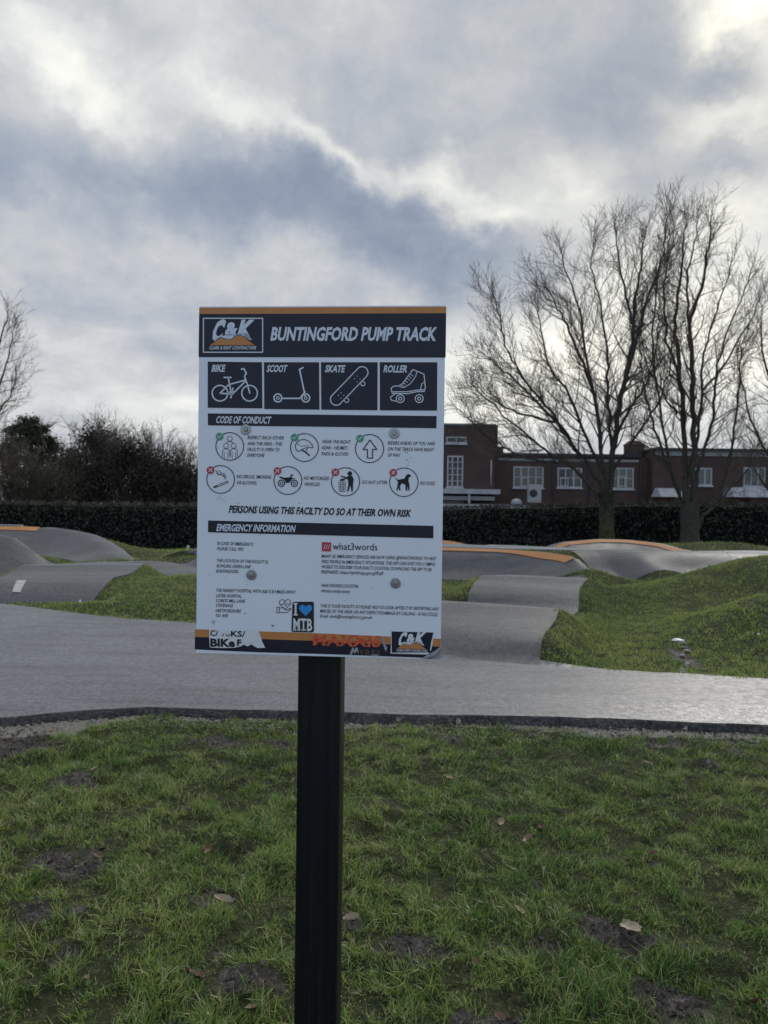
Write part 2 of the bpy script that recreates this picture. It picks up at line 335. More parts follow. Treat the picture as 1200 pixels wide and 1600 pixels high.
# ------------------------------------------------------------------ terrain: one height function for turf and tarmac
def resample(P, step=.13):
    P = np.array(P, float); out = []
    for i in range(len(P)-1):
        p0 = P[max(i-1, 0)]; p1 = P[i]; p2 = P[i+1]; p3 = P[min(i+2, len(P)-1)]
        n = max(2, int(np.linalg.norm((p2-p1)[:2])/step))
        for k in range(n):
            t = k/n; q = .5*((2*p1)+(-p0+p2)*t+(2*p0-5*p1+4*p2-p3)*t*t+(-p0+3*p1-3*p2+p3)*t**3)
            q[2:] = p1[2:]+(p2[2:]-p1[2:])*(t*t*(3-2*t)*.6+t*.4); out.append(q)
    out.append(P[-1]); return np.array(out)
class Lane:
    """banked ribbon. stations x, y, z_inner, z_outer, half width; side=+1 when the outer edge is on the left of travel"""
    def __init__(s, st, side=1, shoulder=0., margin=.7, outer_given=False, ease=1.5, drop=.06):
        P = resample(st); T = np.gradient(P[:, :2], axis=0); T /= np.linalg.norm(T, axis=1, keepdims=True)
        N = np.stack([-T[:, 1], T[:, 0]], 1)*side
        if outer_given: P[:, :2] -= N*P[:, 4:5]
        s.P, s.N, s.sh, s.mg, s.ease, s.side, s.drop = P, N, shoulder, margin, ease, side, drop
    def ev(s, x, y):
        """z, weight, inside mask"""
        best = np.full(x.shape, 1e9); z = np.zeros(x.shape); wt = np.zeros(x.shape); ins = np.zeros(x.shape, bool)
        P = s.P; A = P[:-1]; B = P[1:]
        x0, x1 = P[:, 0].min()-3.5, P[:, 0].max()+3.5; y0, y1 = P[:, 1].min()-3.5, P[:, 1].max()+3.5
        idx = np.nonzero((x > x0) & (x < x1) & (y > y0) & (y < y1))[0]
        if not len(idx): return z, wt, ins
        X, Y = x[idx], y[idx]; bd = np.full(len(idx), 1e9); bz = np.zeros(len(idx)); lat = np.zeros(len(idx)); exc = np.zeros(len(idx)); hw = np.ones(len(idx)); zi = np.zeros(len(idx)); zo = np.zeros(len(idx))
        for k in range(len(A)):
            d = B[k]-A[k]; L2 = d[0]**2+d[1]**2+1e-12; u0 = ((X-A[k, 0])*d[0]+(Y-A[k, 1])*d[1])/L2; u = np.clip(u0, 0, 1)
            cx = A[k, 0]+u*d[0]; cy = A[k, 1]+u*d[1]; dd = np.hypot(X-cx, Y-cy); m = dd < bd
            L = math.sqrt(L2); la = (-(d[1])*(X-A[k, 0])+d[0]*(Y-A[k, 1]))/L*s.side
            e = np.zeros(len(X))
            if k == 0: e = np.maximum(-u0*L, 0)
            if k == len(A)-1: e = np.maximum(e, (u0-1)*L)
            bd = np.where(m, dd, bd); lat = np.where(m, la, lat); exc = np.where(m, e, exc)
            hw = np.where(m, A[k, 4]+u*d[4], hw); zi = np.where(m, A[k, 2]+u*d[2], zi); zo = np.where(m, A[k, 3]+u*d[3], zo)
        t = np.clip((lat/hw+1)/2, 0, 1); zz = zi+(zo-zi)*t**s.ease
        over = np.maximum(lat-hw, 0); 
        if s.sh: zz = zz-s.drop*np.clip(over/s.sh, 0, 1)**2
        outd = np.maximum(np.maximum(-hw-lat, lat-hw-s.sh), exc)
        # interior joints: distance must be true distance
        wgt = 1-sstep(0, s.mg, outd)
        z[idx] = zz; wt[idx] = wgt; ins[idx] = outd < -.03 if False else (outd <= 0) & (exc <= 0)
        ed = np.minimum(np.minimum(hw+lat, hw+s.sh-lat), 9); ins[idx] &= ed > .10*vnoise(X, Y, 5, 3, .6, 77)-.01
        return z, wt, ins
def L3(st): return [(a, b, c, c, d) for (a, b, c, d) in st]
NEAR = np.array([(-60, 8.0), (-12, 6.3), (-7, 5.2), (-4.3, 5.0), (-2.81, 5.20), (-2.2, 5.42), (-1.83, 5.53), (-1.1, 5.47), (0, 5.41), (1.48, 5.39), (2.1, 5.33), (2.88, 5.26), (5, 5.3), (9, 5.8), (14, 7), (60, 9)])
FAR = np.array([(-60, 16), (-9, 12.2), (-5.88, 10.88), (-4.5, 10.1), (-3.44, 9.56), (-2.41, 9.28), (-.8, 8.2), (.63, 7.45), (1.51, 7.17), (2.51, 6.89), (3.63, 6.65), (6, 6.75), (9, 7.6), (14, 9.5), (60, 14)])
def yn(x): return np.interp(x, NEAR[:, 0], NEAR[:, 1])+.035*(vnoise(x, x*0, 2.2, 3, .6, 3)-.5)*2
def yf(x): return np.interp(x, FAR[:, 0], FAR[:, 1])+.05*(vnoise(x, x*0, 1.4, 3, .6, 5)-.5)*2
lanes = dict(
 lane_a=Lane(L3([(.70, 6.9, -.005, .82), (.80, 7.27, .0, .80), (.88, 7.58, .15, .80), (.98, 7.85, .222, .80), (1.25, 8.5, .265, .80), (1.42, 9.05, .335, .82), (1.70, 9.65, .10, .82), (1.95, 10.4, .05, .83), (2.09, 10.7, .05, .83), (2.17, 11.0, .20, .84), (2.27, 11.35, .275, .84), (2.45, 12.0, .29, .88), (2.68, 12.6, .35, .92), (2.85, 13.2, .18, .95), (2.95, 13.9, .06, .95)]), margin=.55),
 bank_b=Lane([(-5.2, 15.1, .05, .12, .7), (-4.7, 15.9, .03, .40, .8), (-3.9, 16.3, .0, .55, .75), (-1.5, 16.6, 0, .56, .72), (1.35, 16.5, 0, .56, .72), (2.8, 16.3, .0, .56, .72), (3.5, 15.8, .0, .57, .7), (3.85, 15.2, .02, .57, .7), (3.98, 14.6, .03, .52, .8), (4.0, 14.0, .04, .38, .75)], 1, .15, 1.2, True, 1.4),
 lane_e=Lane([(4.35, 17.2, .06, .5, 1.0), (5.1, 17.35, -.06, .42, 1.0), (6.0, 17.4, .24, .55, 1.0), (7.1, 17.45, -.03, .45, 1.0), (8.4, 17.3, .05, .5, 1.0), (10, 16.9, .1, .5, 1.2), (12, 16, .1, .5, 1.2)], 1, .1, 1.0, True, 1.2),
 path_k=Lane(L3([(-4.3, 17.2, .3, .5), (-3.6, 17.4, .54, .7), (1.4, 17.5, .585, .8), (3.4, 17.35, .57, .8), (4.8, 17.8, .52, .7), (6.4, 18.0, .53, .6), (7.9, 18.05, .5, .6), (10.5, 17.6, .5, .6), (14, 16.5, .45, .6)]), margin=1.2),
 bank_l=Lane([(-3.2, 20.8, .1, .3, .8), (-1, 21.2, .1, .50, .8), (1.8, 21.4, .1, .50, .8), (3.0, 20.8, .1, .25, .8)], 1, .3, 1.2, True),
 bank_c=Lane([(4.6, 20.9, .1, .22, .9), (5.5, 21.5, .05, .52, .95), (6.6, 21.9, .05, .60, 1.0), (7.5, 21.7, .05, .60, 1.0), (8.2, 21.0, .05, .54, .95), (8.6, 20.2, .05, .40, .85), (8.8, 19.5, .05, .22, .8)], 1, .7, 1.3, True, 1.3, .2),
 bank_d=Lane([(-16, 20.6, .05, .75, 1.2), (-12.5, 21.5, .05, .77, 1.2), (-11.4, 21.8, .05, .76, 1.2), (-10.1, 21.9, .05, .73, .95), (-9.0, 21.2, .05, .62, .8), (-8.2, 20.2, .05, .42, .65), (-7.5, 19.3, .04, .2, .55), (-7.0, 18.6, .03, .08, .5)], 1, .75, 1.3, True, 1.3, .22),
 bank_f=Lane([(-13, 14.6, .0, .9, .75), (-10, 15.1, .02, .90, .75), (-8.6, 15.45, .02, .86, .75), (-8.05, 15.45, .02, .74, .7), (-7.55, 15.5, .03, .50, .6), (-7.25, 15.55, .04, .33, .5), (-6.95, 15.6, .05, .18, .45), (-6.6, 15.7, .06, .08, .4)], 1, .7, .9, True, 1.1, .2),
 lane_j=Lane(L3([(-7.4, 17.0, .08, .6), (-6.6, 16.4, .12, .6), (-5.6, 16.15, .17, .6), (-5.0, 15.8, .15, .55), (-4.5, 15.3, .10, .55), (-4.0, 14.8, .06, .55)]), margin=.6),
 lane_g=Lane(L3([(-5.38, 10.95, .0, .85), (-5.42, 11.3, .13, .88), (-5.48, 11.65, .205, .90), (-5.60, 12.2, .24, .94), (-5.62, 12.8, .27, 1.06), (-5.72, 13.55, .36, 1.08), (-5.98, 14.2, .14, .9), (-6.1, 15.0, .05, .85), (-6.3, 15.9, .1, .8)]), margin=.55),
)
MOUNDS = [(6.7, 12.35, .72, 1.35, 1.0), (4.0, 12.1, .08, .6, .7), (5.2, 8.6, .62, 1.0, .8), (9.4, 10.4, .4, 1.4, 1.6), (-2.3, 12.1, .36, 1.35, 1.35), (-3.9, 12.9, .10, .6, .9), (-6, 20.5, .12, 3, 2), (10.8, 22.5, .35, 1.6, 1.6), (-1.5, 19.2, .15, 3, 1), (-9.3, 12.4, .25, 1.5, 1.0), (12, 12.5, .3, 2, 2), (0.2, 12.2, .22, .75, 1.6), (-8.7, 18.6, .28, .8, .6)]
def ground(x, y):
    x = np.asarray(x, float).ravel(); y = np.asarray(y, float).ravel()
    n1 = vnoise(x, y, .55, 4, .5, 1)-.5; n2 = vnoise(x, y, 3.2, 4, .55, 2)-.5; n3 = vnoise(x, y, 11, 3, .55, 4)-.5
    near = 1-sstep(22, 40, y)
    z = near*(n1*.10+n2*.05*(y > 5)+n3*.02)
    for (mx, my, a, sx, sy) in MOUNDS: z = z+a*np.exp(-((x-mx)/sx)**2/2-((y-my)/sy)**2/2)
    z = z-.42*sstep(22.2, 25, y)*(1-sstep(45, 70, y))+.70*np.exp(-((x-11.0)/2.0)**2/2-((y-25.4)/1.7)**2/2)+.2*np.exp(-((x-8.4)/1.2)**2/2-((y-26.6)/1.2)**2/2)
    # long path crossing the foreground
    a_, b_ = yn(x), yf(x); pz = .0+.012*(vnoise(x, y, .8, 2, .5, 8)-.5)-.02*sstep(.5, 0, y-a_)
    wp = (1-sstep(0, .55, y-b_))*(y > a_)
    z = z*(1-wp)+pz*wp
    front = y <= a_
    zf = -.062+.06*(vnoise(x, y, 1.1, 3, .5, 6)-.5)+.11*(vnoise(x, y, 4.6, 4, .6, 7)-.5)+.05*n3
    bl = sstep(.0, .45, a_-y); zf = -.055*(1-bl)+zf*bl
    z = np.where(front, zf, z); ins = (y > a_+.01+.03*vnoise(x, y, 7, 3, .6, 76)) & (y < b_+.01-.11*vnoise(x, y, 5, 3, .6, 75))
    for ln in lanes.values():
        zz, wt, i = ln.ev(x, y); zz = zz; z = z*(1-wt)+zz*wt; ins = ins | i
    return z, ins
def gz(x, y): return float(ground(np.array([x]), np.array([y]))[0][0])
# turf sheet
xs = np.concatenate([-np.geomspace(400, 14.2, 16), np.linspace(-14, -7, 50, endpoint=False), np.linspace(-7, 7, 180), np.linspace(7, 14, 45)[1:], np.geomspace(14.2, 400, 16)])
ys = np.concatenate([np.linspace(-3, 1.8, 12, endpoint=False), np.linspace(1.8, 5.8, 130, endpoint=False), np.linspace(5.8, 13.5, 150, endpoint=False), np.linspace(13.5, 24, 130, endpoint=False), np.linspace(24, 40, 24, endpoint=False), np.geomspace(40, 700, 12)])
GX, GY = np.meshgrid(xs, ys); gx, gy = GX.ravel(), GY.ravel(); zz, ins = ground(gx, gy)
nx, ny = len(xs), len(ys)
I2 = ins.reshape(ny, nx); er = I2.copy()
zt = np.where(ins, zz-.06, zz-.004)
ii = (np.arange(ny-1)[:, None]*nx+np.arange(nx-1)[None, :]).ravel()
F = np.stack([ii, ii+1, ii+nx+1, ii+nx], 1)
me = npmesh('ground', np.stack([gx, gy, zt], 1), F, True)
def mudmask(x, y):
    n = vnoise(x, y, 1.9, 4, .6, 21); n2 = vnoise(x, y, 6.5, 3, .6, 22)
    m = sstep(.66, .73, n*.62+n2*.40)
    for (px, py, r_) in [(325, 1168, .26), (20, 1175, .42), (700, 1165, .20), (120, 1235, .16), (90, 1350, .2), (130, 1370, .16), (640, 1500, .18), (960, 1470, .22), (330, 1515, .15), (390, 1555, .15), (850, 1500, .14), (1060, 1580, .2), (965, 1155, .14), (540, 1455, .12), (60, 1440, .13), (1110, 1205, .12), (350, 1415, .13), (430, 1170, .16)]:
        c = atz(px, py, -.1); m = np.maximum(m, sstep(1.6, .25, np.hypot((x-c[0])*.75, (y-c[1])*1.0)/(r_*.52)+(n2-.5)*1.9))
    m = m*(y < 6.5)
    c = atz(1070, 1028, .03); m = np.maximum(m, sstep(1.2, .6, np.hypot((x-c[0])/.10, (y-c[1])/.42)+(n2-.5)))
    return m
mud = mudmask(gx, gy)
a_ = yn(gx); d_ = a_-gy
sandw = .13+.15*sstep(.8, 1.8, gx)*(.5+vnoise(gx, gx*0, 1.1, 2, .5, 32))+.22*sstep(-1.6, -2.4, gx)
sand = ((d_ > -.05) & (d_ < sandw+.12*(vnoise(gx, gy, 5, 3, .5, 31)-.5)*2))*1.0
for nm, arr in (('mud', mud), ('sand', sand)):
    at = me.attributes.new(nm, 'FLOAT', 'POINT'); at.data.foreach_set('value', arr.astype(np.float32))
tag(link('ground', me, None, M_GROUND), kind='structure')

# tarmac ribbons draped on the height function, with rolled edges
def ribbon_mesh(name, Lft, Rgt, m=14, lift=0., edge=.06, rim=False):
    """Lft, Rgt: (k,2) edge polylines"""
    k = len(Lft); u = np.r_[0, .012, np.linspace(.05, .95, m-4), .988, 1]
    G = Lft[:, None, :]*(1-u)[None, :, None]+Rgt[:, None, :]*u[None, :, None]
    z, _ = ground(G[..., 0].ravel(), G[..., 1].ravel()); return G, z.reshape(k, m)+lift
def build_ribbon(name, Lft, Rgt, m=14, lift=0., edge=.05, depth=.1):
    G, z = ribbon_mesh(name, Lft, Rgt, m, lift); k = len(Lft); e_ = np.minimum(np.arange(k), np.arange(k)[::-1]); z = z-(.022*(1-np.clip(e_/2.5, 0, 1)))[:, None]
    def side(col, other):
        d = G[:, col]-G[:, other]; d /= np.linalg.norm(d, axis=1, keepdims=True)+1e-9
        n = (vnoise(G[:, col, 0], G[:, col, 1], 4, 3, .6, 12)-.5)*.03
        return G[:, col]+d*(edge*.4+n)[:, None]*1.0, G[:, col]+d*(edge+n)[:, None]
    l1, l2 = side(0, 1); r1, r2 = side(-1, -2)
    V = []; 
    XY = np.concatenate([l2[:, None], l1[:, None], G[:, :1], G, G[:, -1:], r1[:, None], r2[:, None]], 1)
    Z = np.concatenate([z[:, :1]-depth, z[:, :1]-.03, z[:, :1], z, z[:, -1:], z[:, -1:]-.03, z[:, -1:]-depth], 1)
    mm = XY.shape[1]; V = np.concatenate([XY, Z[..., None]], 2).reshape(-1, 3); cols = np.array([c for c in range(mm-1) if c not in (2, mm-4)])
    i = (np.arange(k-1)[:, None]*mm+cols[None, :]).ravel(); F = np.stack([i, i+1, i+mm+1, i+mm], 1)
    me = npmesh(name, V, F, True)
    if True:
        bm = bmesh.new(); bm.from_mesh(me)
        if sum(f.normal.z for f in bm.faces) < 0: bmesh.ops.reverse_faces(bm, faces=bm.faces)
        bm.to_mesh(me); bm.free()
    return link(name, me, None, M_ASPH)
px_ = np.concatenate([np.linspace(-40, -9, 30, endpoint=False), np.linspace(-9, 9, 520, endpoint=False), np.linspace(9, 40, 30)])
NL = np.stack([px_, yn(px_)+.02], 1); FL = np.stack([px_, yf(px_)], 1)
# crossing path: near edge breaks away in a dark ragged rim
G, z = ribbon_mesh('p', FL, NL, 26, .012)
k = len(px_); e1, e2, e3 = [], [], []
ro = (vnoise(px_, px_*0, 6, 5, .7, 41)-.5)
rr_ = vnoise(px_, px_*0, 1.3, 3, .6, 44)-.3
rows_y = [NL[:, 1]-.02-.05*ro, NL[:, 1]-.045-.09*ro, NL[:, 1]-.085-.14*ro-.08*rr_]
rows_z = [z[:, -1]-.012, z[:, -1]-.030+.035*ro, z[:, -1]-.074]
XY = np.concatenate([G]+[np.stack([px_, ry], 1)[:, None] for ry in rows_y], 1); Z = np.concatenate([z]+[rz[:, None] for rz in rows_z], 1)
Z = np.concatenate([z[:, :1]-.09, z[:, :1], Z], 1); XY = np.concatenate([np.stack([px_, FL[:, 1]+.03], 1)[:, None], XY[:, :1], XY], 1)
mm = XY.shape[1]; V = np.concatenate([XY, Z[..., None]], 2).reshape(-1, 3)
cols = np.array([c for c in range(mm-1) if c != 1]); i = (np.arange(k-1)[:, None]*mm+cols[None, :]).ravel(); F = np.stack([i, i+mm, i+mm+1, i+1], 1)[:, ::-1]
me = npmesh('tarmac_path', V, F, True); o = tag(link('tarmac_path', me, None, [M_PATH, M_RIM]), kind='structure')
mi = np.tile((cols >= mm-4).astype(np.int32), k-1); me.polygons.foreach_set('material_index', mi)
if me.polygons[200].normal.z < 0: me.flip_normals()
LIFT = {}
for q, (nm, ln) in enumerate(lanes.items()):
    P = ln.P; hw = P[:, 4:5]; inner = P[:, :2]-ln.N*hw; outer = P[:, :2]+ln.N*(hw+ln.sh)
    o = build_ribbon('tarmac_track', inner, outer, 16, .012+.004*(q % 5)+.003, .012, .11); tag(o, kind='structure'); LIFT[nm] = .012+.004*(q % 5)+.003
# orange edge lines painted along the top of the banks
def edge_line(nm, px0, px1, a, b, group='orange lines painted on the banked turns', label=None):
    ln = lanes[nm]; P = ln.P; keep = [i for i in range(len(P)) if px0 <= P[i, 0] <= px1]
    P_, N_ = P[keep], ln.N[keep]; A = P_[:, :2]+N_*(P_[:, 4:5]-a); B = P_[:, :2]+N_*(P_[:, 4:5]-b)
    G, z = ribbon_mesh('x', A, B, 4, LIFT[nm]+.014); k = len(keep)
    V = np.concatenate([G, z[..., None]], 2).reshape(-1, 3); i = (np.arange(k-1)[:, None]*4+np.arange(3)[None, :]).ravel(); F = np.stack([i, i+1, i+5, i+4], 1)
    me = npmesh('painted_line', V, F, True); o = tag(link('painted_line', me, None, M_STRIPE), label, 'painted line')
    if sum(p.normal.z for p in me.polygons) < 0: me.flip_normals()
    return o
edge_line('bank_b', -3.6, 3.2, .04, .26, label='long orange line painted along the widest tarmac bank beside the sign')
edge_line('bank_c', 5.5, 8.3, .04, .26, label='curved orange line on the far bank in front of the two bare trees')
edge_line('bank_d', -17, -10.5, .04, .30, label='orange line along the top of the bank below the metal rail')
edge_line('bank_l', -5, 2.4, .02, .24, label='thin faint orange line on the furthest bank behind the wide bank')
# white painted mark on the left roller
def drape(name, corners, m_, lift, n=6):
    c = [atz(px, py, z_)[:2] for px, py, z_ in corners]; V = []; F = []
    for i in range(n+1):
        for j in range(n+1):
            u, v = i/n, j/n; p = (c[0]*(1-u)+c[1]*u)*(1-v)+(c[3]*(1-u)+c[2]*u)*v; V.append((p[0], p[1], gz(p[0], p[1])+lift))
    for i in range(n):
        for j in range(n): a = i*(n+1)+j; F.append((a, a+1, a+n+2, a+n+1))
    me = pymesh(name, V, F, True)
    if me.polygons[0].normal.z < 0: me.flip_normals()
    return link(name, me, None, m_)
tag(drape('painted_mark', [(19, 937, .02), (32, 937, .02), (42, 925, .06), (27, 925, .06)], M_MARK, .035), 'small white painted patch on the grey tarmac roller', 'painted mark')

# ------------------------------------------------------------------ grass blades
def blades(name, N, sampler, hmin, hmax, wid, segs, seed, fill=.30, tintshift=0, lean=.6, dry=1.0):
    g = np.random.default_rng(seed); x, y = sampler(g, N)
    z, ins = ground(x, y); mudv = mudmask(x, y)
    sd_ = yn(x)-y; swd = .10+.15*sstep(.8, 1.8, x)*(.5+vnoise(x, x*0, 1.1, 2, .5, 32))+.24*sstep(-1.6, -2.4, x)+.14*(vnoise(x, y, 5, 3, .5, 31)-.5)*2
    on_sand = (sd_ > -.1) & (sd_ < swd)
    clump = vnoise(x, y, 9.5, 4, .7, 51); big = vnoise(x, y, 1.4, 3, .55, 52)
    near_path = (sd_ < swd+.2) & (sd_ > 0)
    keep = (~ins) & (~on_sand) & (g.random(len(x)) > np.minimum(mudv*(.35+1.1*vnoise(x, y, 17, 3, .6, 58)), .985)) & (g.random(len(x)) < fill+1.4*sstep(.36, .60, clump))
    dpx = np.abs(x-(-.19))+np.abs(y-1.8); keep &= (dpx > .06)
    x, y, z, clump, big, mudv = x[keep], y[keep], z[keep], clump[keep], big[keep], mudv[keep]; n = len(x)
    h = (hmin+(hmax-hmin)*g.random(n)**1.6)*(.40+1.15*sstep(.35, .65, clump))*(.75+.5*big)*(1-.5*mudv)
    # lean follows slowly turning directions so that tufts comb together
    th = vnoise(x, y, 6.0, 2, .5, 53)*12+g.normal(0, 1.7, n); le = lean*(.3+g.random(n)*1.3)
    dx, dy = np.cos(th)*le, np.sin(th)*le
    wa = g.random(n)*math.pi; wx, wy = np.cos(wa)*wid*(.6+.8*g.random(n)), np.sin(wa)*wid*(.6+.8*g.random(n))
    V = np.zeros((n, segs*2+1, 3), np.float32)
    for s in range(segs):
        t = s/segs; ww = 1-t*.45
        cx = x+dx*h*t**1.7; cy = y+dy*h*t**1.7; cz = z+h*(t-le*.28*t*t)-.006
        V[:, 2*s] = np.stack([cx-wx*ww/2, cy-wy*ww/2, cz], 1); V[:, 2*s+1] = np.stack([cx+wx*ww/2, cy+wy*ww/2, cz], 1)
    V[:, -1] = np.stack([x+dx*h, y+dy*h, z+h*(1-le*.28)-.006], 1)
    b = (np.arange(n)*(segs*2+1))[:, None]; Fq = [np.concatenate([b+2*s, b+2*s+1, b+2*s+3, b+2*s+2], 1) for s in range(segs-1)]
    Ft = np.concatenate([b+2*segs-2, b+2*segs-1, b+2*segs], 1)
    Fs = ([np.concatenate(Fq)] if Fq else [])+[Ft]
    me = npmesh(name, V.reshape(-1, 3), Fs, False)
    tint = -.12+.52*vnoise(x, y, 2.6, 4, .7, 54)+.34*vnoise(x, y, .8, 2, .5, 57)+.62*g.random(n)**2.2+tintshift; dead = g.random(n) < dry*(.08)+dry*.10*(vnoise(x, y, 3.5, 2, .5, 56) > .62); tint = np.where(dead, .85+.15*g.random(n), np.clip(tint, 0, .82))
    ca = me.color_attributes.new('tint', 'FLOAT_COLOR', 'POINT'); A = np.ones((n, segs*2+1, 4), np.float32); A[..., 0] = tint[:, None]; ca.data.foreach_set('color', A.ravel())
    return tag(link(name, me, None, M_BLADE), kind='stuff')
def trap(y0, y1, power, wide=.57, off=.25):
    def f(g, N):
        u = g.random(N); y = (y0**power+(y1**power-y0**power)*u)**(1/power); e = wide*y+off; x = np.where(g.random(N) < .86, (g.random(N)*2-1)*e, np.sign(g.random(N)-.5)*(e+g.random(N)*1.8)); return x, y
    return f
g1 = blades('grass', 375000, trap(1.7, 5.6, 1.25), .007, .050, .0037, 2, 61, lean=.85)
tag(g1, 'short tufted green grass with muddy gaps around the sign post', 'grass')
g2 = blades('grass', 225000, trap(6.5, 13.8, 1.1, .57, .1), .018, .045, .0085, 2, 62, lean=.6, tintshift=.24, fill=.85, dry=.25)
tag(g2, 'green grass on the mounds between the tarmac lanes', 'grass')
g3 = blades('grass', 110000, trap(13.8, 26, 1.2, .56, .1), .03, .065, .018, 1, 63, fill=.6, lean=.5, tintshift=.12)
tag(g3, 'distant grass strip around the far banks and under the hedge', 'grass')

# gravel and crumbs of stone by the path's broken edge
def scatter_stones(name, N, f, r0, r1, seed, m_, label, kind='stuff'):
    g = np.random.default_rng(seed); x, y = f(g, N); z, _ = ground(x, y); Vb = np.array([(1, 0, 0), (-1, 0, 0), (0, 1, 0), (0, -1, 0), (0, 0, .8), (0, 0, -.6)], float)
    Fb = np.array([(0, 2, 4), (2, 1, 4), (1, 3, 4), (3, 0, 4), (2, 0, 5), (1, 2, 5), (3, 1, 5), (0, 3, 5)])
    r_ = r0+(r1-r0)*g.random(N)**3; a = g.random(N)*6.28; V = Vb[None]*(1+.5*(g.random((N, 6, 1))-.5))*r_[:, None, None]
    c, s = np.cos(a)[:, None], np.sin(a)[:, None]; X = V[..., 0]*c-V[..., 1]*s+x[:, None]; Y = V[..., 0]*s+V[..., 1]*c+y[:, None]; Z = V[..., 2]+z[:, None]+r_[:, None]*.2
    F = (Fb[None]+(np.arange(N)*6)[:, None, None]).reshape(-1, 3)
    return tag(link(name, npmesh(name, np.stack([X, Y, Z], -1).reshape(-1, 3), F), None, m_), label, kind and 'gravel', kind=kind)
scatter_stones('gravel', 2600, lambda g, N: (lambda x: (x, yn(x)-.07-.28*g.random(N)**1.3))((g.random(N)*2-1)*3.2), .003, .014, 71, M_STONE, 'loose pale gravel along the broken edge of the tarmac path')

def rimf(g, N): x = (g.random(N)*2-1)*3.3; return x, yn(x)-.03-.075*g.random(N)**1.6
scatter_stones('tarmac_crumbs', 1500, rimf, .004, .017, 72, M_RIM, 'dark crumbs of tarmac broken off along the path edge')['kind'] = 'stuff'
def soilf(g, N):
    x, y = trap(1.9, 5.3, 1.3)(g, N*14); m = mudmask(x, y) > g.random(len(x))*.9+.08; return x[m][:N], y[m][:N]
_q = soilf(np.random.default_rng(5), 5000); _n = len(_q[0])
scatter_stones('mud_crumbs', _n, lambda g, N: _q, .003, .013, 73, mat('wet_soil', **varied((.030, .023, .020), (.15, .125, .11), 40, .6)), 'crumbs of muddy soil on the bare patches of turf')['kind'] = 'stuff'

# fallen leaves
def leaf_mesh(seed, L=.07, wd=.045, lobed=False):
    g = random.Random(seed); n = 9; V = []; F = []
    curl = g.uniform(.5, 1.6); tw = g.uniform(-.5, .5)
    for i in range(n):
        t = i/(n-1); ww = wd/2*math.sin(math.pi*min(1, t*.93+.05))**.8*(1+(.32*math.cos(t*22) if lobed else .08*g.uniform(-1, 1)))
        for s in (-1, 0, 1):
            yv = ww*s; zc = .012*curl*(abs(s)**2)*math.sin(math.pi*t)+.02*curl*(t-.5)**2*2+tw*.01*s*t
            V.append(((t-.5)*L, yv, zc))
    for i in range(n-1):
        for j in range(2): a = i*3+j; F.append((a, a+3, a+4, a+1))
    me = pymesh('fallen_leaf', V, F, True); me.materials.append(M_LEAF); return me
LM = [leaf_mesh(i, random.uniform(.06, .09), random.uniform(.028, .05), i % 2 == 0) for i in range(7)]
named = [(322, 1340, 'thin curled brown leaf standing up among the grass left of the post', 1.1, 1.1), (350, 1415, 'dull brown leaf in the muddy dip just left of the post', .2, 1.2),
 (305, 1545, 'pale torn leaf lying on mud near the bottom, left of the post', .3, 1.2), (155, 1355//1+0, 'small tan leaf caught beside a grass tuft at far left', .8, .8), (985, 1468, 'large grey brown leaf lying flat beside a bare mud patch on the right', .1, 1.9),
 (825, 1323, 'flat buff leaf in a dark gap right of the post', 0.0, 1.1), (848, 1305, 'small rust red leaf in a dark gap right of the post', .6, .7), (1180, 1580, 'pinkish brown leaf at the bottom right corner', .9, .9), (552, 1293, 'folded cream leaf close to the right side of the post', 1.4, .8),
 (548, 1458, 'split yellowish leaf beside the lower post', .4, .9), (118, 1256, 'orange brown leaf on mud at far left', .2, .8), (597, 1282, 'tiny bleached leaf a little right of the post', .0, .6), (395, 1598, 'tan leaf cut by the bottom of the view', .1, 1.0), (810, 1448, 'narrow brown leaf tilted against a tuft right of the post', .5, .9), (148, 1222, 'grey leaf lying under a tuft at the upper left', .2, .9)]
def put_leaf(x, y, me_, rx, ry, rz, sc, label, group):
    o = bpy.data.objects.new('fallen_leaf', me_); C.objects.link(o); o.location = (x, y, gz(x, y)+.018); o.rotation_euler = (rx, ry, rz); o.scale = (sc,)*3
    return tag(o, label, 'leaf', group)
for i, (px, py, lb, tilt, sc) in enumerate(named):
    p = atz(px, py, -.09); put_leaf(p[0], p[1], LM[i % 7], tilt*.6, random.uniform(-.3, .3), random.uniform(0, 6.3), sc, lb, 'fallen leaves in the foreground grass')
for i in range(20):
    y = 2.1+3.0*random.random()**.9; x = (random.random()*2-1)*(.52*y)
    put_leaf(x, y, LM[i % 7], random.uniform(-.5, .5), random.uniform(-.4, .4), random.uniform(0, 6.3), random.uniform(.45, .9), 'small dead brown leaf half sunk in the short grass', 'fallen leaves in the foreground grass')

# ------------------------------------------------------------------ litter and small things on the track
def blob_mesh(name, sx, sy, sz, seed, m_):
    bm = bmesh.new(); bmesh.ops.create_icosphere(bm, subdivisions=2, radius=1); g = random.Random(seed)
    for v in bm.verts: f = 1+.35*(g.random()-.5); v.co = Vector((v.co.x*sx*f, v.co.y*sy*f, max(v.co.z, -.3)*sz*(1+.6*(g.random()-.5))))
    me = bpy.data.meshes.new(name); bm.to_mesh(me); bm.free(); return link(name, me, None, m_)
for (px, py, zg, sx, sy, sz, lb) in [(1060, 998, .12, .07, .045, .02, 'crumpled white plastic litter in the grassy hollow'), (125, 947, .0, .02, .015, .035, 'tiny white scrap of litter on the grass below the left roller'), (1186, 973, .35, .016, .016, .012, 'white speck of litter high on the right grass mound')]:
    p = atz(px, py, zg); o = blob_mesh('litter_scrap', sx, sy, sz, 3, M_LITTER); o.location = (p[0], p[1], gz(p[0], p[1])+.012); tag(o, lb, 'litter')
    o['kind'] = 'thing'
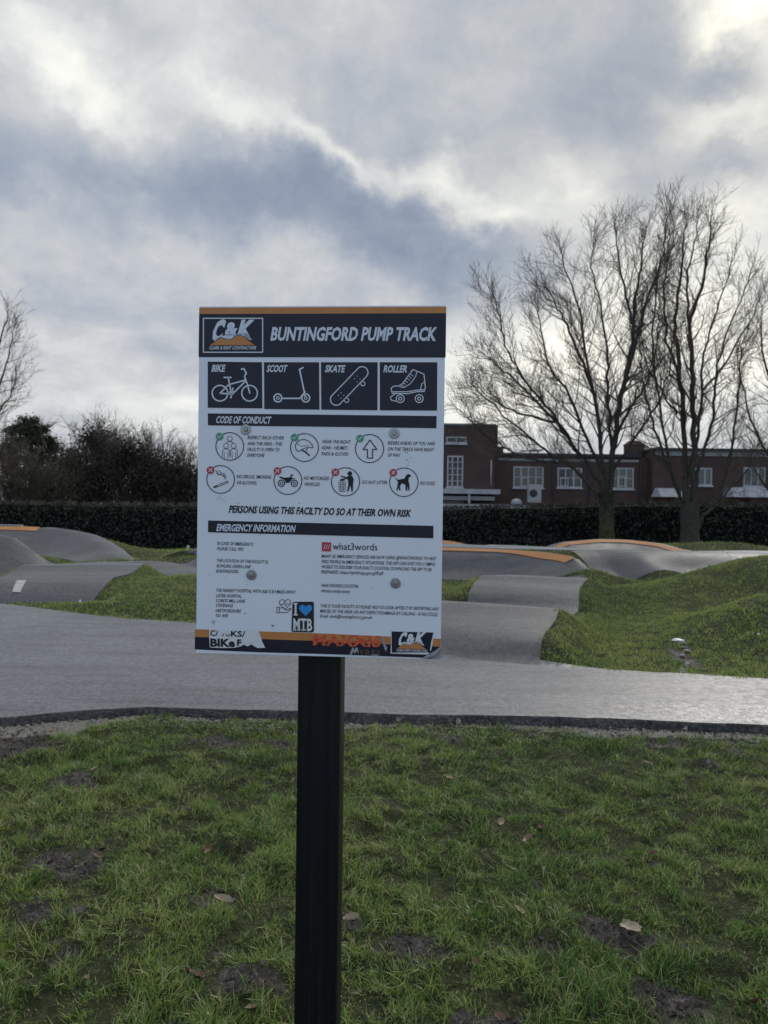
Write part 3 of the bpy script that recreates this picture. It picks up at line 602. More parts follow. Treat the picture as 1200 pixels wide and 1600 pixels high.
g_ = random.Random(5)
for i in range(9):
    p = atz(1068+g_.uniform(-9, 9)+(i-4)*1.0, 1012+i*4.2, .04); o = blob_mesh('mud_clod', g_.uniform(.02, .045), g_.uniform(.02, .04), g_.uniform(.012, .02), i, M_STONE); o.location = (p[0], p[1], gz(p[0], p[1])+.008)
    tag(o, 'small pale clod or stone in the eroded gully of the mound', 'stone', 'stones in the eroded gully', 'thing')
p = atz(294, 853, .15); g0 = gz(p[0], p[1]); o = MB().box(-.035, .035, -.02, .02, 0, .24).box(-.045, .045, -.03, .03, .24, .26).build('marker_post', M_LITTER, None, bevel=.006); o.location = (p[0], p[1], g0-.02)
tag(o, 'short white marker post on the grass in front of the hedge', 'marker post')
# metal rail behind the left bank
ra = atY(-60, 821, 23.2); rb = atY(35, 821, 23.2); g0 = gz(rb[0], 23.2)
rl = empty('handrail', (rb[0], 23.2, g0)); m_ = MB(); hz = rb[2]-g0
tag(rl, 'low galvanised metal rail behind the left tarmac bank', 'rail')
MB().tube([(ra[0]-rb[0], 0, hz), (0, 0, hz)], .022, 8).build('top_rail', M_RAIL, rl, True)
MB().tube([(ra[0]-rb[0], 0, hz*.5), (0, 0, hz*.5)], .016, 8).build('lower_rail', M_RAIL, rl, True)
for xq in (0, -1.2): MB().tube([(xq, 0, -.05), (xq, 0, hz)], .02, 8).build('post', M_RAIL, rl, True)

# ------------------------------------------------------------------ leafy and twiggy masses
def leaf_quads(C3, size, g, flat=0):
    n = len(C3); a = g.normal(size=(n, 3)); a /= np.linalg.norm(a, axis=1, keepdims=True); b = np.cross(a, g.normal(size=(n, 3))); b /= np.linalg.norm(b, axis=1, keepdims=True)
    s = (size*(.5+g.random(n)))[:, None]; V = np.stack([C3-a*s, C3+b*s*.55, C3+a*s, C3-b*s*.55], 1).reshape(-1, 3)
    return V, np.arange(n*4).reshape(n, 4)
# clipped hedge
hx = np.linspace(-34, 34, 150)
def htop(x):
    return .42+np.interp(x, [-34, 2.0, 5, 12, 34], [1.47, 1.48, 1.60, 1.80, 1.80])+.08*(vnoise(x, x*0, 1.3, 3, .6, 81)-.5)
HY = 28.5; hedge = empty('hedge', (0, HY, -.42)); tag(hedge, 'long dark clipped hedge running across behind the whole track', 'hedge')
V = []; F = []
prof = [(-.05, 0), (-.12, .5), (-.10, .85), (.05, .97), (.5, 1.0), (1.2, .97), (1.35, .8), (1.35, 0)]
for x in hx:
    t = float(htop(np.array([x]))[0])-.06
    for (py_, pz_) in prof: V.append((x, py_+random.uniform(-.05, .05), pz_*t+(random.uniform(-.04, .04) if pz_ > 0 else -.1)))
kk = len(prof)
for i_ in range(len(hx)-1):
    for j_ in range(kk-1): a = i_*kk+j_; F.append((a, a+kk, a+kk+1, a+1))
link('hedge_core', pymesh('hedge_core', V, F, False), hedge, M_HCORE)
g = np.random.default_rng(90); n = 46000; x = g.uniform(-20, 20, n); tz = htop(x); u = g.random(n); topm = u > .86
zq = np.where(topm, tz+g.normal(0, .03, n), tz*g.random(n)); yq = np.where(topm, g.uniform(-.05, 1.1, n), -.14+g.normal(0, .05, n)-.30*(vnoise(x, zq, 2.2, 3, .6, 82)-.4))
V, F = leaf_quads(np.stack([x, yq, zq], 1), .034*(1+.9*(g.random(n) < .25)), g); o = link('foliage', npmesh('foliage', V, F), hedge, M_HEDGE); o['kind'] = 'stuff'
# thin shoots sticking out of the top
polys = []
for _ in range(1500):
    x0 = g.uniform(-19, 19); t = float(htop(np.array([x0]))[0]); h_ = g.uniform(.04, .16)*(1.9 if x0 > 5 else 1)
    polys.append((np.array([(x0, g.uniform(-.1, .8), t-.08), (x0+g.normal(0, .04), g.uniform(-.1, .8), t+h_)]), np.array([.006, .003])))
V, F = tube_arr(polys, 3); o = link('shoots', npmesh('shoots', V, F), hedge, M_SCRUB); o['kind'] = 'stuff'

def norm(v): return v/(np.linalg.norm(v)+1e-9)
def branch(p0, d0, L, r0, r1, nseg, upk, g, wob=.12):
    P = [p0]; d = d0.copy(); st = L/nseg
    for _ in range(nseg):
        d = norm(d+np.array([0, 0, upk])*(1.0/nseg)*3+g.normal(0, wob, 3)); P.append(P[-1]+d*st)
    return np.array(P), np.linspace(r0, r1, nseg+1)
def along(P, u):
    L = np.r_[0, np.cumsum(np.linalg.norm(np.diff(P, axis=0), axis=1))]; s = u*L[-1]; i = min(np.searchsorted(L, s, 'right')-1, len(P)-2); t = (s-L[i])/(L[i+1]-L[i]+1e-9)
    return P[i]*(1-t)+P[i+1]*t, norm(P[i+1]-P[i]), L[-1]
def side_dir(T, ang, g, out=None):
    a = g.normal(size=3); 
    if out is not None: a = a+out*.8
    a = norm(a-T*(a@T)); return norm(T*math.cos(ang)+a*math.sin(ang))
def catmull(P, n=5):
    P = np.array(P, float); out = []
    for i in range(len(P)-1):
        p0 = P[max(i-1, 0)]; p1 = P[i]; p2 = P[i+1]; p3 = P[min(i+2, len(P)-1)]
        for k in range(n):
            t = k/n; out.append(.5*((2*p1)+(-p0+p2)*t+(2*p0-5*p1+4*p2-p3)*t*t+(-p0+3*p1-3*p2+p3)*t**3))
    out.append(P[-1]); return np.array(out)
def bare_tree(base_px, Y, trunk, limbs, label, seed, barkm, dens=1.0, L2=2.6, cat='tree', k3=1.12, lim=.56):
    g = np.random.default_rng(seed); b = atz(base_px[0], base_px[1], 0); by = Y; bx = b[0]*Y/b[1]; bz = gz(bx, by)-.05
    root = empty('bare_tree', (bx, by, bz)); tag(root, label, cat); O = np.array([bx, by, bz]); m1 = Y/FPX
    def W3(px, py, dy=0): return atY(px if px < 700 or px > 1150 else px+(948-px)*.03*(px < 948), 800-(800-py)*.955 if py < 800 else py, Y+dy)-O
    P = catmull([W3(*q[:2]) for q in trunk], 4); P[0] = (P[0][0], 0, -.1); r_ = np.interp(np.linspace(0, 1, len(P)), np.linspace(0, 1, len(trunk)), [q[2]*m1 for q in trunk])
    r_[0] *= 1.25
    V, F = tube_arr([(P, r_)], 12); V += (np.random.default_rng(seed).normal(0, .008, V.shape)); link('trunk', npmesh('trunk', V, F, True), root, barkm)
    ctr = P[-1]; twigs = []; twigs2 = []
    for li, lb in enumerate(limbs):
        pts, rad, dyl = lb; dys = np.linspace(0, dyl, len(pts))**1.0; Pl = catmull([W3(q[0], q[1], dq) for q, dq in zip(pts, dys)], 5)
        Pl[1:] += g.normal(0, .03, Pl[1:].shape)
        n = len(Pl); rr = rad*lim*m1*(1-np.linspace(0, 1, n))**.8+.009; V, F = tube_arr([(Pl, rr)], 7); link('limb', npmesh('limb', V, F, True), root, M_BARK if li > 1 else M_BARK)
        _, _, LL = along(Pl, .5); n2 = int(LL/.25*dens)
        for q in range(n2):
            u = .18+.82*(q+g.random())/n2; p, T, _ = along(Pl, min(u, .995)); out = norm(np.array([p[0]-ctr[0], p[1]-ctr[1], 0.3]))
            L = L2*(1.15-.72*u)*g.uniform(.35, 1.2); r0 = max(.008, min(.036, rr[int(u*(n-1))]*.45))
            B, br = branch(p, side_dir(T, g.uniform(.45, .95), g, out), L, r0, .0045, 7, .13, g, .12); twigs.append((B, br))
            n3 = int(L/.17*dens*k3)+1
            for s in range(n3):
                u3 = .15+.85*(s+g.random())/n3; p3, T3, _ = along(B, min(u3, .99)); L3_ = g.uniform(.3, 1.0)*(1.2-.5*u3)
                B3, b3 = branch(p3, side_dir(T3, g.uniform(.4, .95), g, out*.4), L3_, .0058, .0030, 4, .18, g, .13); twigs2.append((B3, b3))
                for t_ in range(int(L3_/.15*k3)+1):
                    u4 = .15+.85*g.random(); p4, T4, _ = along(B3, u4); B4, b4 = branch(p4, side_dir(T4, g.uniform(.4, .9), g), g.uniform(.15, .45),   .0038, .0026, 2, .18, g, .12); twigs2.append((B4, b4))
        # leader shoots at the limb's end
        for q in range(5):
            p, T, _ = along(Pl, g.uniform(.8, .999)); B, br = branch(p, side_dir(T, g.uniform(.1, .4), g), g.uniform(.4, 1.0), .010, .004, 5, .2, g, .08); twigs.append((B, br))
            for s in range(6):
                p3, T3, _ = along(B, g.uniform(.1, .98)); B3, b3 = branch(p3, side_dir(T3, g.uniform(.4, .8), g), g.uniform(.25, .7), .0065, .004, 3, .2, g, .1); twigs2.append((B3, b3))
    V, F = tube_arr(twigs, 4); o = link('branches', npmesh('branches', V, F), root, M_TWIG); o['kind'] = 'stuff'
    V, F = tube_arr(twigs2, 3); o = link('twigs', npmesh('twigs', V, F), root, M_TWIG); o['kind'] = 'stuff'
    return root
T1 = [([(948, 790), (957, 722), (968, 627), (983, 557), (990, 497), (994, 445), (1002, 390), (1010, 335)], 8.5, .5),
 ([(946, 780), (944, 735), (931, 627), (910, 557), (884, 497), (871, 466), (845, 425)], 6, -1.2),
 ([(942, 778), (936, 752), (905, 705), (866, 653), (810, 592), (767, 557), (738, 530)], 5.5, 1.0),
 ([(942, 790), (923, 761), (884, 722), (820, 713), (775, 690), (745, 668), (708, 632)], 4, -1.5),
 ([(952, 760), (957, 713), (951, 627), (949, 549), (940, 475), (925, 400), (930, 345)], 5, 2.0),
 ([(960, 690), (979, 640), (1005, 600), (1018, 566), (1028, 500), (1030, 440)], 4, 1.5),
 ([(945, 745), (923, 696), (888, 609), (853, 557), (840, 488), (832, 440)], 4.5, 2.5),
 ([(905, 705), (870, 650), (820, 590), (790, 540), (775, 480), (762, 430)], 3.6, -2.2),
 ([(955, 735), (985, 690), (1012, 650), (1040, 590), (1050, 520)], 3.4, -2.0),
 ([(931, 627), (915, 540), (905, 470), (880, 400), (872, 365)], 3.6, 1.0),
 ([(983, 557), (1000, 500), (1007, 466), (1030, 400), (1040, 340), (1042, 310)], 4.2, -1.2),
 ([(990, 497), (975, 430), (965, 370), (960, 325)], 3.2, 1.0),
 ([(866, 653), (815, 640), (770, 620), (735, 590)], 3, 1.8),
 ([(884, 722), (840, 690), (790, 650), (750, 610), (728, 590)], 3, -2.4)]
bare_tree((948, 842), 26.6, [(948, 842, 12.5), (948, 815, 10.8), (948, 790, 11.5), (947, 768, 13.5)], T1, 'bare winter tree with one green stained trunk, left of the pair by the hedge', 101, M_BARKG, 1.0, 2.3)
T2 = [([(1072, 800), (1070, 713), (1063, 583), (1057, 497), (1061, 445), (1068, 367), (1072, 318)], 7.5, .6),
 ([(1084, 800), (1083, 670), (1083, 583), (1079, 497), (1096, 432), (1107, 367), (1114, 305)], 8, -.5),
 ([(1070, 800), (1060, 770), (1031, 692), (1014, 627), (1005, 583), (1000, 520), (1003, 460)], 4, 1.5),
 ([(1072, 790), (1055, 757), (1040, 683), (1027, 600), (1020, 520), (1025, 440), (1030, 385)], 4, -1.8),
 ([(1086, 830), (1100, 806), (1118, 783), (1139, 713), (1152, 627), (1157, 540), (1172, 490)], 5, .8),
 ([(1085, 770), (1096, 713), (1113, 648), (1118, 583), (1131, 523), (1152, 466), (1178, 395)], 4.5, -1.0),
 ([(1083, 735), (1096, 627), (1100, 540), (1126, 453), (1150, 370)], 4, 2.0),
 ([(1063, 583), (1040, 500), (1038, 430), (1048, 350)], 3.4, -1.2),
 ([(1079, 497), (1072, 430), (1085, 370), (1092, 315)], 3.2, 1.0),
 ([(1100, 600), (1130, 560), (1165, 500), (1190, 440)], 3, 1.5),
 ([(1096, 800), (1125, 780), (1160, 740), (1185, 690)], 2.6, -1.5),
 ([(1057, 640), (1040, 610), (1012, 560), (1000, 500)], 2.6, 1.8)]
bare_tree((1078, 850), 25.6, [(1078, 850, 15.5), (1078, 830, 13.5), (1078, 805, 14), (1078, 785, 14.5)], T2, 'bare tree with many upright stems rising from a thick grey trunk', 102, M_BARK, .85, 1.6)
T3 = [([(1262, 800), (1235, 700), (1205, 600), (1190, 520), (1192, 460)], 5, .5), ([(1262, 790), (1245, 650), (1225, 540), (1222, 450)], 5, -1),
 ([(1262, 790), (1215, 730), (1178, 660), (1160, 590), (1150, 530)], 4, 1.5), ([(1262, 780), (1290, 650), (1300, 540), (1310, 450)], 5, 1), ([(1264, 800), (1210, 770), (1185, 740), (1168, 700)], 3, -1)]
bare_tree((1262, 850), 31.0, [(1262, 850, 12), (1262, 820, 10), (1262, 790, 10)], T3, 'bare tree at the right edge with its trunk outside the view', 103, M_BARK, .72, 1.9)
T4 = [([(-75, 790), (-45, 690), (-20, 590), (0, 520), (14, 470)], 5, .5), ([(-75, 770), (-60, 600), (-40, 500), (-25, 440)], 5, -1), ([(-75, 800), (-40, 720), (-10, 650), (15, 610), (28, 560)], 4, 1.0), ([(-75, 780), (-100, 600), (-120, 500)], 5, 1),
 ([(-70, 800), (-30, 760), (-5, 720), (12, 670)], 3.5, -1), ([(-45, 690), (-10, 610), (10, 560), (22, 500)], 3.5, 1.4)]
bare_tree((-75, 850), 31.0, [(-75, 850, 12), (-75, 820, 10), (-75, 790, 10)], T4, 'bare tree at the left edge, only its outer twigs in view', 104, M_BARK, .72, 1.8)

# scrub beyond the hedge
def scrub(px, Y, wpx, top, label, seed, tm, lm, n_st=26, leaf_n=4000, leaf_top=.75, cat='shrub', name='bare_shrub', spread=1.0, lsize=.08, twn=9):
    g = np.random.default_rng(seed); b = atY(px, 800, Y); bx = b[0]; root = empty(name, (bx, Y, 0)); tag(root, label, cat)
    H = atY(px, top, Y)[2]; wd = wpx*Y/FPX/2; stems, fine_ = [], []
    for i_ in range(n_st):
        a = g.uniform(-1, 1); tx = a*wd; hh = H*(1-.30*abs(a)**2.2)*g.uniform(.72, 1.0); ty = g.uniform(-1, 1)*wd*.5
        P = catmull([(tx*.25+g.normal(0, .1), ty*.2, -.1), (tx*.55, ty*.6, hh*.4), (tx*.9+g.normal(0, .15), ty, hh*.75), (tx*1.05+g.normal(0, .25), ty+g.normal(0, .2), hh)], 4)
        stems.append((P, np.linspace(.05, .010, len(P))))
        n2 = int(hh/.28)
        for q in range(n2):
            u = .15+.85*(q+g.random())/n2; p, T, _ = along(P, min(u, .99)); L = g.uniform(.5, 1.3)*spread
            B, br = branch(p, side_dir(T, g.uniform(.4, 1.0), g), L, .012, .005, 4, .12, g, .18); fine_.append((B, br))
            for s in range(twn):
                p3, T3, _ = along(B, g.uniform(.05, .99)); B3, b3 = branch(p3, side_dir(T3, g.uniform(.4, 1.0), g), g.uniform(.2, .6)*spread, .0065, .004, 2, .12, g, .2); fine_.append((B3, b3))
    V, F = tube_arr(stems, 5); link('stems', npmesh('stems', V, F), root, M_BARK)
    V, F = tube_arr(fine_, 3); o = link('twigs', npmesh('twigs', V, F), root, tm); o['kind'] = 'stuff'
    leaf_n = int(leaf_n*1.5)
    if leaf_n:
        cs = []
        for _ in range(max(14, leaf_n//260)):
            a = g.uniform(-1, 1); hz_ = H*leaf_top*(1-.25*a*a)*g.random()**.6; c = np.array([a*wd*.95, g.uniform(-.5, .5)*wd*.6, hz_]); k_ = leaf_n//max(14, leaf_n//260)
            cs.append(c+g.normal(0, 1, (k_, 3))*np.array([wd*.16+.15, .35, .38]))
        Cq = np.concatenate(cs); Cq[:, 2] = np.clip(Cq[:, 2], .1, H*1.02); V, F = leaf_quads(Cq, lsize, g); o = link('foliage', npmesh('foliage', V, F), root, lm); o['kind'] = 'stuff'
    return root
# rounded evergreen wrapped in ivy
def evergreen(px, Y, wpx, top, label, seed):
    g = np.random.default_rng(seed); b = atY(px, 800, Y); root = empty('ivy_clad_tree', (b[0], Y, 0)); tag(root, label, 'tree'); H = atY(px, top, Y)[2]; wd = wpx*Y/FPX/2
    MB().tube([(0, 0, -.1), (.1, 0, H*.4), (0, .05, H*.8)], [.25, .2, .08], 8).build('trunk', M_BARK, root, True)
    cs = []
    for i_ in range(110):
        th = g.uniform(0, 6.28); ph = math.acos(g.uniform(-1, 1)); rr = g.uniform(.75, 1.0); c = np.array([math.cos(th)*math.sin(ph)*wd*rr, math.sin(th)*math.sin(ph)*wd*rr*.8, H*.60+math.cos(ph)*H*.40*rr])
        cs.append(c+g.normal(0, 1, (230, 3))*np.array([.20, .20, .16]))
    V, F = leaf_quads(np.concatenate(cs), .07, g); o = link('crown', npmesh('crown', V, F), root, M_EVER); o['kind'] = 'stuff'
    polys = []
    for _ in range(60):
        a = g.uniform(-.8, 1.0); P, r_ = branch(np.array([a*wd*.8, 0, H*.93]), norm(np.array([a*.9, g.normal(0, .3), .6])), g.uniform(.3, .9), .012, .005, 4, .1, g, .2); polys.append((P, r_))
    V, F = tube_arr(polys, 3); o = link('shoots', npmesh('shoots', V, F), root, M_SCRUB); o['kind'] = 'stuff'
evergreen(47, 44, 82, 655, 'dark rounded ivy covered evergreen above the hedge at far left', 201)
scrub(28, 39.5, 130, 692, 'rounded brown leafless shrub directly behind the hedge at far left', 202, M_SCRUBB, M_SCRUBB, 40, 2500, .8, lsize=.04, twn=12)
scrub(86, 39.8, 80, 725, 'smaller brown twiggy shrub sloping down beside the evergreen', 203, M_SCRUBB, M_SCRUBB, 26, 1500, .8, lsize=.04)
scrub(-60, 41, 120, 700, 'brown shrub outside the left edge behind the hedge', 208, M_SCRUBB, M_SCRUBB, 20, 1000, .8)
scrub(150, 43, 100, 648, 'tallest dark leafless shrub with wispy twigs behind the hedge', 204, M_SCRUB, M_SCRUBD, 34, 6500, .82)
scrub(203, 42, 90, 660, 'dense dark shrub in the middle of the thicket', 205, M_SCRUB, M_SCRUBD, 32, 6500, .80)
scrub(250, 42.5, 80, 668, 'reddish dark leafless shrub right of the densest thicket', 206, M_SCRUB, M_SCRUBD, 28, 4200, .70)
scrub(292, 43, 80, 690, 'thinner bare shrub half hidden by the sign board', 207, M_SCRUB, M_SCRUBD, 26, 3200, .62)
scrub(118, 41, 60, 700, 'low dark shrub between the evergreen and the thicket', 209, M_SCRUB, M_SCRUBD, 22, 4200, .9)
for (px, tp, sd2) in [(345, 695, 210), (410, 705, 211), (480, 700, 212), (560, 712, 213)]:
    scrub(px, 44, 100, tp, 'bare shrub of the thicket hidden behind the sign board', sd2, M_SCRUB, M_SCRUBD, 16, 1800, .7, twn=5)['group'] = 'shrubs hidden behind the board'

# ------------------------------------------------------------------ school building beyond the hedge
BY = 50.0
bo = atY(900, 790, BY); bld = empty('brick_building', (bo[0], BY, 0)); tag(bld, 'long flat roofed red brick building with white windows behind the hedge', 'building')
def bx(px): return atY(px, 740, BY)[0]-bo[0]
def bz(px, py): return atY(px, py, BY)[2]
def wall(px0, px1, pyt, name='wall', y0=0, dep=8, m_=M_BRICK): x0, x1 = bx(px0), bx(px1); zt_ = bz((px0+px1)/2, pyt); return MB().box(x0, x1, y0, y0+dep, -.3, zt_).build(name, m_, bld), x0, x1, zt_
def window(px0, px1, py0, py1, cols, rows, y0=0., open_lights=(), head=True):
    x0, x1 = bx(px0), bx(px1); z1 = bz((px0+px1)/2, py0); z0 = bz((px0+px1)/2, py1); cx = (x0+x1)/2; fr = .09
    m_ = MB(); yo = y0-.045
    m_.box(x0, x0+fr, yo, y0+.05, z0, z1).box(x1-fr, x1, yo, y0+.05, z0, z1).box(x0+fr, x1-fr, yo, y0+.05, z0, z0+fr).box(x0+fr, x1-fr, yo, y0+.05, z1-fr, z1)
    for i_ in range(1, cols): xx = x0+(x1-x0)*i_/cols; m_.box(xx-.04, xx+.04, yo+.005, y0+.04, z0+fr, z1-fr)
    for (f0, row_) in [((q/rows), q) for q in range(1, rows)]: zz_ = z0+(z1-z0)*f0; m_.box(x0+fr, x1-fr, yo+.012, y0+.03, zz_-.022, zz_+.022)
    fo = m_.build('window', M_WHITE, bld)
    MB().box(x0+.02, x1-.02, y0-.012, y0-.006, z0+.02, z1-.02).build('pane', M_GLASS, fo)
    MB().box(x0-.08, x1+.08, y0-.12, y0+.02, z0-.1, z0-.002).build('sill', M_WHITE, fo)
    for (a0, a1, b0, b1) in open_lights:
        X0, X1 = x0+(x1-x0)*a0, x0+(x1-x0)*a1; Z0, Z1 = z0+(z1-z0)*b0, z0+(z1-z0)*b1; t_ = .07
        MB().box(X0, X0+t_, yo-.05, yo-.005, Z0, Z1).box(X1-t_, X1, yo-.05, yo-.005, Z0, Z1).box(X0+t_, X1-t_, yo-.05, yo-.005, Z0, Z0+t_).box(X0+t_, X1-t_, yo-.05, yo-.005, Z1-t_, Z1).build('sash', M_WHITE, fo)
    return fo
_, tx0, tx1, tz1 = wall(560, 768.4, 667, 'tower_wall', -1.2, 9)
MB().box(tx0-.05, tx1+.06, -1.27, 7.9, tz1+.002, tz1+.13).build('coping', M_LEAD, bld)
_, mx0, mx1, mz1 = wall(768.6, 1013, 713.5, 'wall', 0, 8)
MB().box(mx0+.01, mx1-.6, -.22, 8.2, mz1+.002, mz1+.2).build('roof', M_ROOF, bld)
_, rx0, rx1, rz1 = wall(1013.4, 1330, 707, 'wall', -.8, 9)
MB().box(rx0-.1, rx1+.2, -1.15, 8.5, rz1+.002, rz1+.16).build('roof', M_ROOF, bld)
MB().box(rx0+.1, rx1, -.9, -.803, rz1-.36, rz1-.004).build('fascia', M_PEEL, bld)
MB().box(mx0+.4, mx1-.7, -.07, -.003, mz1-.34, mz1-.17).build('fascia', M_PEEL, bld)
def windo(*a, **k): return window(*a, **k)
windo(696, 720.5, 714, 762, 3, 5, -1.2); windo(694, 725, 685, 695, 2, 1, -1.2)
windo(802, 849, 729, 762, 4, 2, 0, [(.26, .5, .06, .5)]); windo(871, 909, 731, 762, 3, 2, 0, [(.1, .45, .06, .5)]); windo(955, 990, 731, 764, 3, 2, 0, [(.25, .62, .1, .6)])
windo(1072, 1104, 732, 759, 3, 1, -.8); windo(1152, 1186, 731, 761, 3, 1, -.8, [(.02, .36, .05, .95)]); windo(1215, 1250, 731, 761, 3, 1, -.8)
# low flat roofed extension with white fascias
x0, x1 = bx(560), bx(812); zt_ = bz(700, 787)
MB().box(x0, x1, -4.0, -1.4, -.3, zt_-.32).build('extension_wall', M_BRICK, bld); MB().box(x0-.1, x1+.1, -4.25, -1.25, zt_-.3, zt_-.02).build('fascia', M_WHITE, bld); MB().box(x0, x1, -4.1, -1.26, zt_-.018, zt_+.03).build('roof', M_ROOF, bld)
xa, xb = bx(640), bx(773); za, zb = bz(700, 772), bz(700, 765); MB().box(xa, xb, -2.6, -1.21, za, zb).build('canopy', M_WHITE, bld); MB().box(xa, bx(766), -2.2, -1.22, bz(700, 781.5), bz(700, 775.5)).build('canopy', M_GREY, bld)
MB().box(bx(725.5), bx(728.5), -2.5, -2.4, zt_, za).build('canopy_post', M_WHITE, bld)
MB().box(bx(648), bx(724), -1.23, -1.203, zt_+.02, bz(700, 783)).build('pane', M_GLASS, bld)
# white rendered lean-to roofs of the right wing
for a, b_, t_, u_ in ((1011, 1050, 763.5, 777), (1120, 1260, 763, 778)):
    xa, xb = bx(a), bx(b_); z0, z1 = bz((a+b_)/2, u_), bz((a+b_)/2, t_); MB().add([(xa, -2.6, z0), (xb, -2.6, z0), (xb, -.81, z0), (xa, -.81, z0), (xa+.25, -1.4, z1), (xb-.1, -1.4, z1), (xb-.1, -.81, z1), (xa+.25, -.81, z1)], [(0, 3, 2, 1), (4, 5, 6, 7), (0, 1, 5, 4), (1, 2, 6, 5), (2, 3, 7, 6), (3, 0, 4, 7)]).build('rendered_roof', M_WHITE, bld)
# chimney stub, flue and downpipe
cx = (bx(985)+bx(1019))/2; cr = (bx(1019)-bx(985))/2; MB().lathe([(cr, 0), (cr, .9), (cr*1.06, .92), (cr*1.06, 1.02), (cr*.85, 1.1), (cr*.6, 1.28)], 8, c=(cx, 1.5, mz1)).build('chimney', M_BRICK, bld)
xa = bx(777.5); MB().tube([(xa, .8, mz1-.1), (xa, .8, bz(777, 663))], .11, 8).build('flue_pipe', M_BARK, bld, True)
MB().box(bx(771), bx(787), .3, 1.6, mz1, bz(780, 697)).build('chimney', M_BRICK, bld)
MB().tube([(bx(763), -1.28, bz(763, 759)), (bx(763), -1.28, bz(763, 720))], .05, 6).build('downpipe', M_GREY, bld, True)
for pxp in (864, 920, 1000): MB().tube([(bx(pxp), -.09, 0), (bx(pxp), -.09, mz1-.2)], .05, 6).build('downpipe', M_RIM, bld, True)
# roof-top things
p = atY(836, 767, 46.5); ac = empty('air_conditioner', (p[0], 46.5, bz(700, 787)+.03)); tag(ac, 'pale boxed air conditioning unit on the low flat roof', 'air conditioner')
hA = atY(836, 757, 46.5)[2]-ac.location.z; MB().box(-.42, .42, 0, .5, .1, hA).build('casing', M_GREY, ac, bevel=.02); MB().lathe([(.26, 0), (.26, .02)], 16, 'y', (-.1, -.003, hA*.55)).build('fan_grille', M_ROOF, ac)
for s_ in (-.3, .3): MB().box(s_-.05, s_+.05, .02, .48, 0, .1).build('foot', M_ROOF, ac)
p = atY(807, 781, 46.3); sk = empty('roof_light', (p[0], 46.3, bz(700, 787)+.03)); tag(sk, 'small white domed rooflight on the low flat roof', 'rooflight')
MB().lathe([(.36, 0), (.36, .1)], 20).build('kerb', M_WHITE, sk, True); MB().lathe([(.34, .102), (.32, .2), (.24, .29), (.12, .34), (.03, .355)], 20).build('dome', M_WHITE, sk, True)
# roof of the extension continues under both things
MB().box(x1-.2, bx(870), -4.1, -.01, -.3, zt_-.02).build('extension_wall', M_BRICK, bld); MB().box(x1+.102, bx(872), -4.2, -.02, zt_-.018, zt_+.03).build('roof', M_ROOF, bld)

# ------------------------------------------------------------------ the sign
BC = np.array([-.15687, 1.70357, 1.65274]); BW, BH, BT = .594, .841, .004; BYAW = -.06295
ux = np.array([math.cos(BYAW), math.sin(BYAW), 0]); uy = np.array([-math.sin(BYAW), math.cos(BYAW), 0])
g0 = gz(BC[0], BC[1]+.09)
sign = empty('information_sign', (BC[0], BC[1], g0), BYAW); tag(sign, 'white and navy rules board for a pump track bolted to a black square post', 'sign')
ZB = BC[2]-g0
def bp(px, py, lift=0.):
    d = ray(px, py); t = ((BC-CAM)@uy)/(d@uy); P = CAM+d*t-BC; return (float(P@ux), -lift, float(P[2]+ZB))
hw2, hh2 = BW/2, BH/2
board = MB().box(-hw2, hw2, .0005, BT, ZB-hh2, ZB+hh2).build('board', M_BOARD, sign, bevel=.0012)
MB().box(-hw2+.001, hw2-.001, BT+.0002, BT+.003, ZB-hh2+.001, ZB+hh2-.001).build('backing_plate', M_ALU, sign)
